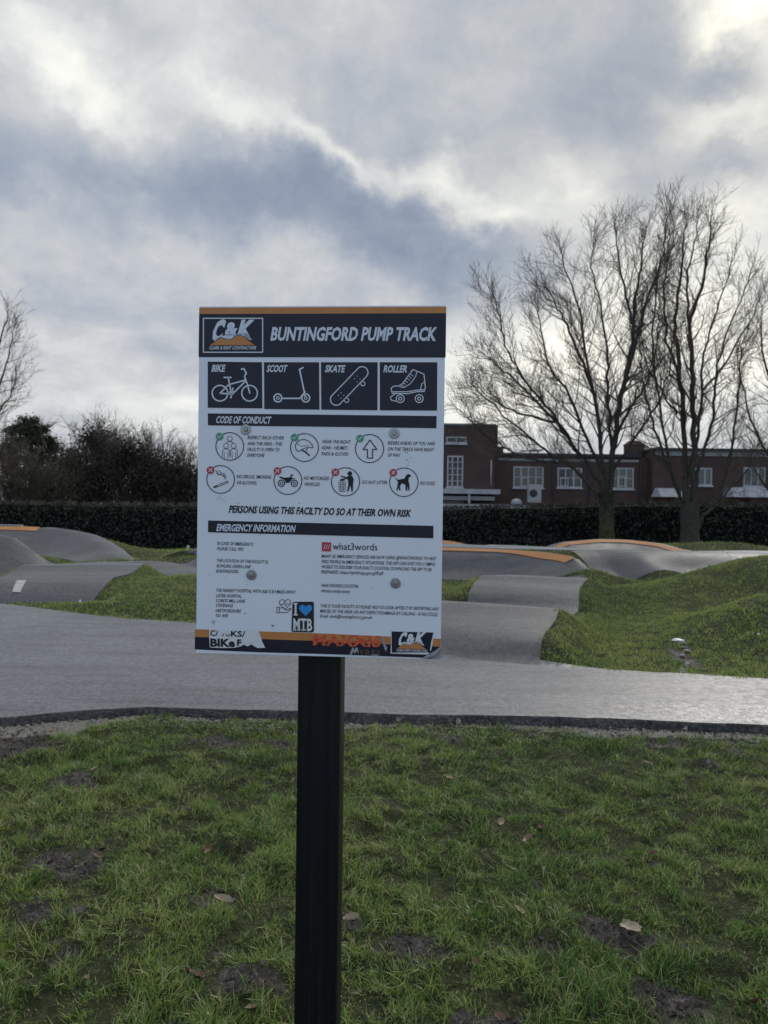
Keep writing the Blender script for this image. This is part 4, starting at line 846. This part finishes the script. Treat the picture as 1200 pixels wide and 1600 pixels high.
class Print:
    """flat print collected in photo pixels on the board's face"""
    def __init__(s, lift): s.V = []; s.F = []; s.l = lift
    def poly(s, pts):
        o = len(s.V); s.V += [bp(x, y, s.l) for x, y in pts]
        for t in tessellate_polygon([[Vector((x, y, 0)) for x, y in pts]]): s.F.append(tuple(o+i for i in t))
        return s
    def ring(s, x, y, r, wd, n=36):
        o = len(s.V)
        for i in range(n):
            a = 2*math.pi*i/n; s.V += [bp(x+(r-wd/2)*math.cos(a), y+(r-wd/2)*math.sin(a), s.l), bp(x+(r+wd/2)*math.cos(a), y+(r+wd/2)*math.sin(a), s.l)]
        for i in range(n): j = (i+1) % n; s.F.append((o+2*i, o+2*i+1, o+2*j+1, o+2*j))
        return s
    def disc(s, x, y, r, n=28): return s.poly([(x+r*math.cos(2*math.pi*i/n), y+r*math.sin(2*math.pi*i/n)) for i in range(n)])
    def stroke(s, pts, wd, closed=False):
        P = [Vector(p) for p in pts]
        if closed: P = P+[P[0]]
        for i in range(len(P)-1):
            a, b = P[i], P[i+1]; d = (b-a)
            if d.length < 1e-6: continue
            d.normalize(); n = Vector((-d.y, d.x))*wd/2; e = d*wd*.25; o = len(s.V)
            s.V += [bp(*(q), s.l+.00001*(i % 3)) for q in (a-n-e, b-n+e, b+n+e, a+n-e)]; s.F.append((o, o+1, o+2, o+3))
        return s
    def text(s, body, x0, y0, x1, y1, cap, shear=.22, bold=.012, spacing=1.0):
        """baseline from (x0,y0) to (x1,y1), capital height cap, all in photo pixels"""
        cu = bpy.data.curves.new('t', 'FONT'); cu.body = body; cu.offset = bold; cu.resolution_u = 2; cu.space_character = spacing; ob = bpy.data.objects.new('t', cu); C.objects.link(ob)
        dg = bpy.context.evaluated_depsgraph_get(); me_ = ob.evaluated_get(dg).to_mesh(); vs = [v.co.copy() for v in me_.vertices]; fs = [tuple(p.vertices) for p in me_.polygons]
        ob.evaluated_get(dg).to_mesh_clear(); bpy.data.objects.remove(ob); bpy.data.curves.remove(cu)
        if not vs: return s
        xa = min(v.x for v in vs); xb = max(v.x for v in vs); L = math.hypot(x1-x0, y1-y0); dx, dy = (x1-x0)/L, (y1-y0)/L; CAPH = .70; o = len(s.V)
        Lt = L-shear*cap
        for v in vs:
            a = (v.x-xa)/(xb-xa)*Lt+shear*v.y/CAPH*cap; b = v.y/CAPH*cap; s.V.append(bp(x0+dx*a-.0*b, y0+dy*a-b, s.l))
        s.F += [tuple(o+i for i in f) for f in fs]; return s
    def build(s, name, m_, parent):
        me = pymesh(name, s.V, s.F); bm = bmesh.new(); bm.from_mesh(me)
        for f in bm.faces:
            if f.normal.y > 0: f.normal_flip()
        bm.to_mesh(me); bm.free(); return link(name, me, parent, m_)
K1 = 1200/405
def z1(x, y): return (300+x/K1, 470+y/K1)
def z2(x, y): return (300+x/K1, 720+y/K1)
def lerp(a, b, t): return a+(b-a)*t
def edgeL(y): return 310.5+(303.5-310.5)*(y-479.7)/537.3
def edgeR(y): return 698.3+(689.9-698.3)*(y-478.2)/553.8
# bands
Print(.0004).poly([(edgeL(481)+.8, 480.6), (697.4, 479.2), (697.2, 489.4), (edgeL(490)+.8, 490.6)]).build('orange_band', M_ORP, board)
Print(.0004).poly([(edgeL(490)+.8, 490.6), (697.2, 489.4), (696.4, 558.6), (edgeL(558)+.8, 557.8)]).build('header_band', M_NAVY, board)
pp = Print(.0004)
for q in ([(324.7, 565), (409.3, 566), (410, 638), (324.7, 637)], [(412.5, 566), (498.5, 566), (499.2, 640), (413, 639)], [(501.5, 566), (590, 566), (589.8, 641), (502, 640)], [(593.5, 566), (683.2, 566), (682.8, 641.5), (593.6, 641)]):
    Print(.0004).poly(q).build('pictogram_panel', M_NAVY, board)
Print(.0004).poly([(324.8, 645.9), (682.2, 650), (681.8, 669), (325, 664.5)]).build('heading_bar', M_NAVY, board)
Print(.0004).poly([(325.3, 813.2), (677.2, 821.6), (677, 841), (325.2, 831.6)]).build('heading_bar', M_NAVY, board)
def bot(y0, y1, f): return f
def eL(y): return (edgeL(y)+.8, y)
Print(.0004).poly([eL(983.0), (500, 989.5), (688.9, 998.2), (688.4, 1010.5), (500, 1001.5), eL(995)]).build('orange_band', M_ORP, board)
Print(.0004).poly([eL(995), (500, 1001.5), (688.4, 1010.5), (662, 1027.6), (500, 1021.7), (400, 1019), eL(1014.6)]).build('footer_band', M_NAVY, board)
# logo
def logo(P_w, P_o, P_n, x, y, s, frame=True, ang=0):
    def q(a, b): return (x+a*s, y+b*s+a*s*ang)
    if frame: P_w.stroke([q(0, 0), q(92.5, 0), q(92.5, 53), q(0, 53)], 1.7*s, True)
    P_w.text('C', *q(11, 34.5), *q(36, 34.5), 31*s, .28, .06); P_w.text('&', *q(33, 26.5), *q(56, 26.5), 20*s, .10, .05); P_w.text('K', *q(52, 29.5), *q(82, 29.5), 26*s, .28, .06)
    P_w.poly([q(17, 33), q(24, 30), q(40, 24), q(52, 25), q(68, 23), q(76, 34), q(56, 29), q(44, 34), q(27, 32)])
    P_o.poly([q(10, 42), q(18, 37), q(27, 31), q(35, 33), q(43, 34), q(50, 29), q(57, 26.5), q(64, 30), q(72, 36), q(80, 42)])
    P_n.stroke([q(8, 42), q(18, 36), q(27, 30), q(35, 32), q(43, 33), q(50, 28), q(57, 25.5), q(64, 29), q(72, 35), q(82, 42.5)], 1.0*s)
    P_w.text('CLARK & KENT CONTRACTORS', *q(9, 48.5), *q(83, 48.5), 5.2*s, .2, .02)
a, b, c = Print(.0008), Print(.0012), Print(.0014); logo(a, b, c, 318, 497.5, 1.0)
a.build('logo_lettering', M_WPRINT, board); b.build('logo_hill', M_ORP, board); c.build('logo_outline', M_NAVY, board)
t = Print(.0008); t.text('BUNTINGFORD PUMP TRACK', 422.5, 531.5, 684.5, 531.8, 20, .17, .036); t.build('lettering', M_WPRINT, board)
# pictograms
t = Print(.0008)
for s_, x_, x2_, y_ in (('BIKE', 330.5, 353, 580.5), ('SCOOT', 416.5, 449.5, 581), ('SKATE', 507.5, 540, 581.3), ('ROLLER', 599, 638, 581.5)): t.text(s_, x_, y_, x2_, y_+.2, 10.5, .2, .035)
t.text('CODE OF CONDUCT', 337, 660.8, 424.5, 661.8, 10.5, .2, .032); t.text('EMERGENCY INFORMATION', 338, 829.3, 462.5, 831.2, 10.5, .2, .032)
t.build('lettering', M_WPRINT, board)
t = Print(.0008)
for cx_, cy_ in ((130, 428), (267, 428)): t.ring(*z1(cx_, cy_), 12.2, 2.1)
for ln_ in ([(168, 356), (184, 436)], [(172, 388), (244, 368)], [(246, 374), (186, 434)], [(130, 428), (184, 432)], [(130, 428), (173, 386)], [(243, 350), (256, 385), (268, 428)], [(243, 350), (252, 336), (240, 314), (228, 317)], [(148, 355), (182, 355)], [(190, 404), (180, 450)]): t.stroke([z1(*q) for q in ln_], 2.2)
t.ring(*z1(185, 425), 3.2, 1.6); t.build('bike_pictogram', M_WPRINT, board)
t = Print(.0008)
for cx_, cy_ in ((398, 450), (527, 450)): t.ring(*z1(cx_, cy_), 6.2, 2.2); t.ring(*z1(cx_, cy_), 2.2, 1.3)
t.stroke([z1(*q) for q in ((412, 452), (500, 452), (524, 420))], 2.3); t.stroke([z1(*q) for q in ((524, 440), (498, 318), (515, 309))], 2.3); t.build('scooter_pictogram', M_WPRINT, board)
t = Print(.0008)
ax, ay, bx_, by_ = 668, 457, 788, 332; dl = math.hypot(bx_-ax, by_-ay); nx_, ny_ = -(by_-ay)/dl, (bx_-ax)/dl; th0 = math.atan2(by_-ay, bx_-ax); pts = []
for i in range(13): a = th0-math.pi/2+math.pi*i/12; pts.append(z1(bx_+27*math.cos(a), by_+27*math.sin(a)))
for i in range(13): a = th0+math.pi/2+math.pi*i/12; pts.append(z1(ax+27*math.cos(a), ay+27*math.sin(a)))
t.stroke(pts, 1.6, True)
for cx_, cy_ in ((716, 461), (791, 384)): t.ring(*z1(cx_, cy_), 3.4, 1.3, 20)
for cx_, cy_ in ((765, 349), (778, 362), (765, 376), (753, 362), (690, 426), (703, 438), (690, 451), (678, 438)): t.disc(*z1(cx_, cy_), .8, 8)
t.build('skateboard_pictogram', M_WPRINT, board)
t = Print(.0008)
t.stroke([z1(*q) for q in ((1022, 318), (1074, 340), (1080, 398), (1078, 412), (1040, 414), (1000, 421), (925, 422), (922, 405), (934, 396), (958, 394), (975, 384), (995, 355), (1012, 335))], 1.5, True)
t.stroke([z1(*q) for q in ((925, 429), (1000, 430), (1040, 421), (1078, 420))], 1.5); t.stroke([z1(*q) for q in ((1042, 326), (1036, 350), (1010, 385), (980, 402), (962, 398))], 1.2); t.stroke([z1(*q) for q in ((1079, 372), (1064, 385), (1058, 410))], 1.2)
for i in range(6): x_, y_ = 1018-i*9, 343+i*9.5; t.stroke([z1(x_-5, y_-2), z1(x_+7, y_+6)], 1.0)
for cx_ in (964, 1052): t.ring(*z1(cx_, 453), 6.2, 1.5); t.ring(*z1(cx_, 453), 2.4, 1.4, 20)
t.stroke([z1(*q) for q in ((940, 432), (918, 446), (924, 461), (944, 465))], 1.4); t.build('roller_skate_pictogram', M_WPRINT, board)
# rule circles
for q, r_ in ((z1(175, 674), 21.6), (z1(521, 679), 21.8), (z1(822, 684), 22), (z2(133, 86), 21.6), (z2(444, 91), 21.8), (z2(711, 97), 22), (z2(981, 99), 22.3)): Print(.0008).ring(*q, r_, 1.25, 48).build('rule_circle', M_INK, board)
for q in (z1(128, 628), z1(475, 633), z1(778, 637)):
    Print(.0012).disc(*q, 5.8).build('tick_badge', M_GREEN, board); Print(.0016).stroke([(q[0]-3, q[1]), (q[0]-.8, q[1]+2.2), (q[0]+3.2, q[1]-2.4)], 1.3).build('tick_mark', M_WPRINT, board)
for q in (z2(86, 43), z2(396, 47), z2(664, 53), z2(932, 55)):
    Print(.0012).disc(*q, 5.9).build('cross_badge', M_REDP, board); Print(.0016).stroke([(q[0]-2.5, q[1]-2.5), (q[0]+2.5, q[1]+2.5)], 1.4).stroke([(q[0]-2.5, q[1]+2.5), (q[0]+2.5, q[1]-2.5)], 1.4).build('cross_mark', M_WPRINT, board)
t = Print(.0008)
for cx_, cy_ in ((175, 638), (158, 671), (193, 671)): t.ring(*z1(cx_, cy_), 3.9, .7, 24)
for cx_ in (158, 194): t.stroke([z1(*q) for q in ((cx_-16, 722), (cx_-16, 695), (cx_-9, 685), (cx_+9, 685), (cx_+16, 695), (cx_+16, 722))], .7); t.stroke([z1(cx_-8, 700), z1(cx_-8, 732)], .6); t.stroke([z1(cx_+8, 700), z1(cx_+8, 732)], .6)
t.stroke([z1(*q) for q in ((160, 658), (166, 652), (184, 652), (190, 658))], .7); t.build('people_pictogram', M_INK, board)
t = Print(.0008)
hel = [(478, 676), (482, 660), (498, 645), (520, 641), (542, 650), (558, 668), (560, 680), (540, 678), (520, 683), (505, 690), (496, 697), (484, 692), (478, 676)]
t.stroke([z1(*q) for q in hel], 1.1); t.stroke([z1(*q) for q in ((505, 690), (525, 700), (535, 682))], 1.0); t.stroke([z1(*q) for q in ((508, 690), (528, 702), (544, 716))], 2.0); t.stroke([z1(*q) for q in ((486, 662), (505, 672), (540, 670))], .6); t.build('helmet_pictogram', M_INK, board)
t = Print(.0008); t.stroke([z1(*q) for q in ((824, 644), (856, 688), (836, 688), (836, 728), (812, 728), (812, 688), (792, 688))], 1.5, True); t.build('arrow_pictogram', M_INK, board)
t = Print(.0008); t.poly([z2(*q) for q in ((98, 120), (112, 115), (115, 121), (102, 127))]); t.stroke([z2(*q) for q in ((112, 115), (164, 94), (168, 100), (116, 121))], .9, True); t.stroke([z2(*q) for q in ((112, 46), (120, 62), (145, 66), (156, 84))], 1.3); t.stroke([z2(*q) for q in ((124, 44), (134, 56), (150, 60), (158, 74))], .9); t.build('cigarette_pictogram', M_INK, board)
t = Print(.0008)
for cx_ in (414, 474): t.ring(*z2(cx_, 104), 4.9, 1.5, 28); t.ring(*z2(cx_, 104), 2.0, 1.0, 18)
t.poly([z2(*q) for q in ((404, 72), (430, 78), (455, 76), (456, 64), (468, 62), (470, 66), (461, 69), (463, 80), (484, 82), (462, 86), (452, 100), (436, 103), (428, 88), (408, 80))]); t.build('motorbike_pictogram', M_INK, board)
t = Print(.0008)
t.disc(*z2(731, 59), 3.6); t.poly([z2(*q) for q in ((690, 68), (718, 76), (722, 70), (742, 70), (748, 84), (746, 106), (744, 142), (739, 143), (733, 112), (724, 142), (718, 141), (724, 108), (722, 86), (710, 82), (688, 72))]); t.poly([z2(*q) for q in ((684, 88), (694, 82), (712, 84), (704, 92), (686, 94))])
for i in range(5): t.stroke([z2(679+i*8, 97), z2(682+i*6.5, 142)], .6)
for i in range(5): t.stroke([z2(679+i*.6, 98+i*11), z2(711-i*.6, 98+i*11)], .6)
t.build('litter_bin_pictogram', M_INK, board)
t = Print(.0008)
t.poly([z2(*q) for q in ((944, 78), (950, 88), (962, 86), (984, 82), (992, 66), (1002, 60), (1012, 66), (1015, 72), (1004, 76), (1002, 92), (1006, 110), (1008, 136), (1003, 138), (998, 114), (996, 138), (990, 138), (988, 110), (970, 104), (962, 118), (966, 136), (960, 137), (955, 120), (952, 138), (946, 136), (952, 112), (954, 96), (942, 84))]); t.build('dog_pictogram', M_INK, board)
# body text
t = Print(.0008); B_ = .006
def ln(s_, x, y, x2, y2, cap=5.3, sh=.2, bd=B_): t.text(s_, x, y, x2, y2, cap, sh, bd)
for s_, a, b, c, d in (('RESPECT EACH OTHER', 257, 640, 428, 642), ('AND THE AREA - THIS', 256, 668, 420, 670), ('FACILTY IS OPEN TO', 256, 695, 407, 697), ('EVERYONE', 256, 722, 337, 723), ('WEAR THE RIGHT', 601, 659, 735, 661), ('GEAR - HELMET,', 600, 687, 724, 689), ('PADS & GLOVES', 599, 715, 725, 717),
   ('RIDERS AHEAD OF YOU AND', 906, 665, 1127, 669), ('ON THE TRACK HAVE RIGHT', 906, 693, 1122, 697), ('OF WAY', 905, 721, 966, 722)): ln(s_, *z1(a, b), *z1(c, d))
for s_, a, b, c, d in (('NO DRUGS, SMOKING', 207, 80, 369, 83), ('OR ALCOHOL', 207, 108, 303, 110), ('NO MOTORIZED', 518, 87, 638, 89), ('VEHICLES', 518, 115, 593, 116), ('DO NOT LITTER', 787, 106, 906, 108), ('NO DOGS', 1056, 110, 1126, 112)): ln(s_, *z2(a, b), *z2(c, d))
t.text('PERSONS USING THIS FACILTY DO SO AT THEIR OWN RISK', *z2(170, 239), *z2(1018, 259), 10.8, .2, .03)
for s_, a, b, c, d in (('IN CASE OF EMERGENCY;', 117, 389, 286, 394), ('PLEASE CALL 999.', 116, 413, 241, 417), ('THE LOCATION OF THIS FACILITY IS;', 113, 468, 355, 476), ('BOWLING GREEN LANE', 114, 493, 274, 498), ('BUNTINGFORD', 112, 517, 217, 520),
   ('THE NEAREST HOSPITAL WITH A&E IS 8.4 MILES AWAY:', 110, 606, 483, 615), ('LISTER HOSPITAL', 111, 631, 232, 634), ('COREYS MILL LANE', 110, 654, 247, 657), ('STEVENAGE', 110, 676, 192, 678), ('HERTFORDSHIRE', 109, 700, 229, 703), ('SG1 4AB', 109, 722, 168, 724),
   ('MANY UK EMERGENCY SERVICES ARE NOW USING @WHAT3WORDS TO HELP', 600, 448, 1131, 460), ('FIND PEOPLE IN EMERGENCY SITUATIONS. THE APP CAN GIVE YOU 3 SIMPLE', 599, 473, 1128, 486), ('WORDS TO DESCRIBE YOUR EXACT LOCATION. DOWNLOAD THE APP TO BE', 598, 497, 1111, 511), ('PREPARED: https://qtrh4.app.goo.gl/KsJ9', 597, 521, 887, 528),
   ('WHAT3WORDS LOCATION;', 597, 584, 773, 588), ('vibrate.ready.nanny', 596, 608, 733, 612), ('THIS IS YOUR FACILITY SO PLEASE HELP US LOOK AFTER IT BY REPORTING ANY', 594, 678, 1146, 693), ('MISUSE OF THE AREA OR ANY DEFECTS/DAMAGE BY CALLING - 01763 272222', 593, 702, 1139, 719), ('Email: clerk@buntingford-tc.gov.uk', 592, 725, 836, 732)): ln(s_, *z2(a, b), *z2(c, d), 5.1)
t.build('lettering', M_INK, board)
t = Print(.0008); t.text('what3words', *z2(651, 411), *z2(858, 415), 11, 0, .0); 
t.build('lettering', M_INK, board)
Print(.0008).poly([z2(602, 376), z2(644, 378), z2(643, 420), z2(601, 418)]).build('red_square', M_REDP, board)
t = Print(.0012)
for q in (612, 622, 632): t.stroke([z2(q+5, 388), z2(q-2, 408)], .9)
t.build('slash_marks', M_WPRINT, board)
t = Print(.0008)
def heart(cx, cy, s): return [(cx+s*(16*math.sin(a)**3)/16, cy-s*(13*math.cos(a)-5*math.cos(2*a)-2*math.cos(3*a)-math.cos(4*a))/16) for a in [2*math.pi*i/40 for i in range(40)]]
q = z2(431, 662); t.stroke(heart(*q, 9), .9, True); t.stroke([(q[0]-8, q[1]+1), (q[0]-3, q[1]+1), (q[0]-1, q[1]-2.5), (q[0]+1, q[1]+3.5), (q[0]+3, q[1]), (q[0]+8, q[1])], .8)
t.stroke([z2(*p_) for p_ in ((393, 677), (404, 677), (404, 703), (393, 703))], .9, True); t.stroke([z2(*p_) for p_ in ((404, 681), (422, 680), (432, 687), (440, 690), (456, 682), (458, 687), (440, 702), (404, 702))], .9); t.build('heart_in_hand_pictogram', M_INK, board)
# scrapes and dirt on the face
t = Print(.0009); g_ = random.Random(9)
for (cx_, cy_, n_, sp_) in ((345, 780, 9, 5), (372, 787, 5, 2.5), (635, 707, 5, 2), (637, 718, 7, 2.5), (635, 727, 3, 2), (333, 972, 4, 2), (426, 977, 5, 2), (383, 958, 3, 1), (410, 836, 3, 4), (360, 900, 6, 30), (560, 960, 6, 60), (520, 800, 5, 70)):
    for _ in range(n_):
        x_, y_ = cx_+g_.gauss(0, sp_), cy_+g_.gauss(0, sp_*.8); t.poly([(x_+g_.uniform(.2, 1.1)*math.cos(a), y_+g_.uniform(.2, 1.1)*math.sin(a)) for a in (0, 1.2, 2.4, 3.6, 5)])
t.stroke([(332.5, 969), (333.5, 973), (335, 975)], .8); t.stroke([(424.5, 975), (426, 979), (428, 977)], .8)
t.build('scrape_marks', M_RUB, board)
# stickers
def sticker(label): o = empty('sticker'); o.parent = sign; o['label'] = label; return o
st = Print(.0009); rr = []
x0_, y0_, x1_, y1_ = 456.5, 940, 490.5, 987.5
for (cx_, cy_, a0) in ((x1_-3, y1_-2.5, 0), (x0_+2, y1_-3.2, 90), (x0_+3.6, y0_+3, 180), (x1_-3, y0_+3, 270)):
    for k_ in range(5): a = R(a0+k_*22.5); rr.append((cx_+3*math.cos(a), cy_+3*math.sin(a)))
sA = st.poly(rr).build('sticker', M_BLACKS, sign); sA['label'] = 'black rounded sticker with blue heart and bold white initials'
Print(.0013).poly(heart(477.8, 952.5, 10.2)).build('blue_heart', M_BLUE, sA)
t = Print(.0013)
def slab(x, y, w_, h_, kind):
    e = 2.0
    if kind == 'I': t.poly([(x, y-h_), (x+w_, y-h_), (x+w_, y-h_+e), (x, y-h_+e)]); t.poly([(x+w_*.28, y-h_+e), (x+w_*.72, y-h_+e), (x+w_*.72, y-e), (x+w_*.28, y-e)]); t.poly([(x, y-e), (x+w_, y-e), (x+w_, y), (x, y)])
slab(458.8, 961.5, 6.4, 19.5, 'I'); t.text('MTB', 458.5, 984.6, 487.8, 985.4, 18.5, 0, .025, 1.05)
for xs_ in (457.9, 464.3, 471.2, 473.2): t.poly([(xs_, 983), (xs_+5.2, 983), (xs_+5.2, 984.9), (xs_, 984.9)])
t.build('lettering', M_STW, sA)
t = Print(.0009); t.poly([(327.5, 984), (334, 983), (345, 984.5), (356, 983.2), (368, 985), (380, 984), (392, 983.4), (404, 984), (405.5, 990), (408, 996), (410, 1003), (414.5, 1012), (403, 1012.5), (397, 1009.5), (393, 1006.5), (387, 1010), (381, 1007), (376, 1010), (366, 1012), (348, 1012.5), (328, 1011.5), (327, 998)])
sB = t.build('sticker', M_STW, sign); sB['label'] = 'torn white sticker with bold black lettering at the bottom left corner'
t = Print(.0013); t.text('C', 328.8, 993.2, 336.8, 993.4, 8.6, 0, .03); t.text('KS', 361, 994.2, 378.5, 994.6, 8.6, 0, .03); t.stroke([(379, 995), (383, 986)], 1.6); t.stroke([(337.8, 993), (340.2, 985.5)], 1.3); t.stroke([(348, 993.8), (350, 990.5)], 1.2); t.stroke([(353, 991.5), (356.5, 994), (360, 991.5)], 1.4)
t.text('BIKe', 328.8, 1009.6, 367.5, 1010.4, 11.8, 0, .045); t.text('F', 370.5, 1008.5, 377.5, 1008.8, 9.5, 0, .045); t.build('lettering', M_BLACKS, sB)
Print(.0017).poly([(340.5, 984.6), (350, 984), (358, 985), (360.5, 989), (355, 990.2), (349, 988.8), (345, 993), (341.5, 991)]).build('torn_patch', M_STW, sB); Print(.0017).poly([(376, 1001), (383, 996), (392, 986), (402, 988), (404, 998), (400, 1003), (390, 1004), (384, 1008)]).build('torn_patch', M_STW, sB)
t = Print(.0010); t.text('MAXXIS', 489, 1007.5, 596, 1010.5, 16.5, .12, .035, 1.08)
sC = t.build('sticker', M_MX, sign); sC['label'] = 'scuffed orange red letter sticker across the footer'
t = Print(.0014); t.poly([(489, 1001), (520, 999), (545, 1002), (570, 1000), (596, 1002.5), (596, 1004.5), (570, 1003.6), (545, 1005), (520, 1002.2), (489, 1003.8)]); t.build('scuff', M_MX, sC)
t = Print(.0010); t.text('YRES', 561, 1023.3, 594, 1024.6, 8.6, 0, .0, 1.15); sD = t.build('sticker', M_DULL, sign); sD['label'] = 'faded brown remains of small lettering below the orange letters'
Print(.0014).poly([(546, 1022.5), (549, 1016), (551.5, 1010.5), (554, 1016), (556, 1011.5), (559, 1012.5), (560.5, 1022), (557.5, 1017), (554.5, 1021), (552, 1017.5), (549.5, 1023.5)]).build('torn_patch', M_PEEL, sD); Print(.0014).poly([(579, 1022.8), (590, 1022), (592, 1024), (583, 1025.2)]).build('torn_patch', M_PEEL, sD); Print(.0014).poly([(597, 994), (600.5, 998), (602, 1006), (605, 1012), (603, 1018), (600, 1011), (597.5, 1004)]).build('torn_patch', M_PEEL, sD)
t = Print(.0010); t.poly([(611.5, 985.5), (678.3, 987), (676.5, 1002), (674, 1014.8), (668.5, 1022.6), (610.3, 1021)]); sE = t.build('sticker', M_STW, sign); sE['label'] = 'dark contractor logo sticker with white rim, lifting at its lower right'
t = Print(.0014); t.poly([(612, 986.4), (677.2, 988.2), (673.5, 1004), (671.5, 1019.2), (612, 1019.6)]); pn = t.build('sticker_face', M_NAVY, sE)
a, b, c = Print(.0018), Print(.0022), Print(.0024); logo(a, b, c, 613.5, 985.5, .655, False, .02); a.build('logo_lettering', M_STW, sE); b.build('logo_hill', M_ORP, sE); c.build('logo_outline', M_NAVY, sE)
# lower right corner of the vinyl peeled into a curl
V = []; n_ = 8
for i in range(n_+1):
    t_ = i/n_; A_ = (lerp(689, 657, t_), lerp(1011, 1029.2, t_)); B2 = (lerp(688.8, 672, t_), lerp(1013, 1029.8, t_))
    for j in range(5):
        s_ = j/4; x_ = lerp(A_[0], B2[0], s_); y_ = lerp(A_[1], B2[1], s_); x_ = min(x_, 689.2); V.append(bp(x_, y_, .0012+.010*math.sin(math.pi*t_)*math.sin(math.pi*s_*.6)))
F = [(i*5+j, i*5+j+1, (i+1)*5+j+1, (i+1)*5+j) for i in range(n_) for j in range(4)]
link('peeled_corner', pymesh('peeled_corner', V, F, True), board, M_PEEL)
Print(.0006).poly([(672, 1029.6), (689.0, 1012), (688.9, 1030.6)]).build('bare_corner', M_PEEL, board)
# bolts
for (px, py) in ((384, 671), (616, 677), (393, 898), (618, 911)):
    x_, _, z_ = bp(px, py)
    w_ = MB().lathe([(.0122, 0), (.0122, .0014), (.0112, .002), (.0060, .0021)], 28, 'y', (x_, -.001, z_)).build('bolt', M_STEEL, sign)
    MB().lathe([(.0066, 0), (.0066, .0035), (.0056, .0048), (.003, .0050), (.0028, .0030)], 6, 'y', (x_, -.0032, z_)).build('bolt_head', M_STEEL, w_)
# rails, clips and post behind
for zr in (.665, .30): 
    MB().box(-.25, .25, BT+.0032, BT+.030, ZB-hh2+zr-.016, ZB-hh2+zr+.016).build('rail', M_ALU, sign, bevel=.002)
pw = .0530; yb = BT+.031; mt = MB(); n_ = 5; prof = []
for (sx, sy, a0) in ((1, 1, 0), (-1, 1, 90), (-1, -1, 180), (1, -1, 270)):
    for k_ in range(n_): a = R(a0+90*k_/(n_-1)); prof.append((sx*(pw-.009)+.009*math.cos(a), yb+pw+sy*(pw-.009)+.009*math.sin(a)))
m_ = len(prof); zs = [-.25, .0, .4, .8, 1.2, ZB+hh2*.9]; V = [(x_, y_, z_) for z_ in zs for x_, y_ in prof]; F = [(k_*m_+i, k_*m_+(i+1) % m_, (k_+1)*m_+(i+1) % m_, (k_+1)*m_+i) for k_ in range(len(zs)-1) for i in range(m_)]; F.append(tuple((len(zs)-1)*m_+i for i in range(m_)))
post = link('post', pymesh('post', V, F, True), sign, M_POST)
post.data.set_sharp_from_angle(angle=R(35))
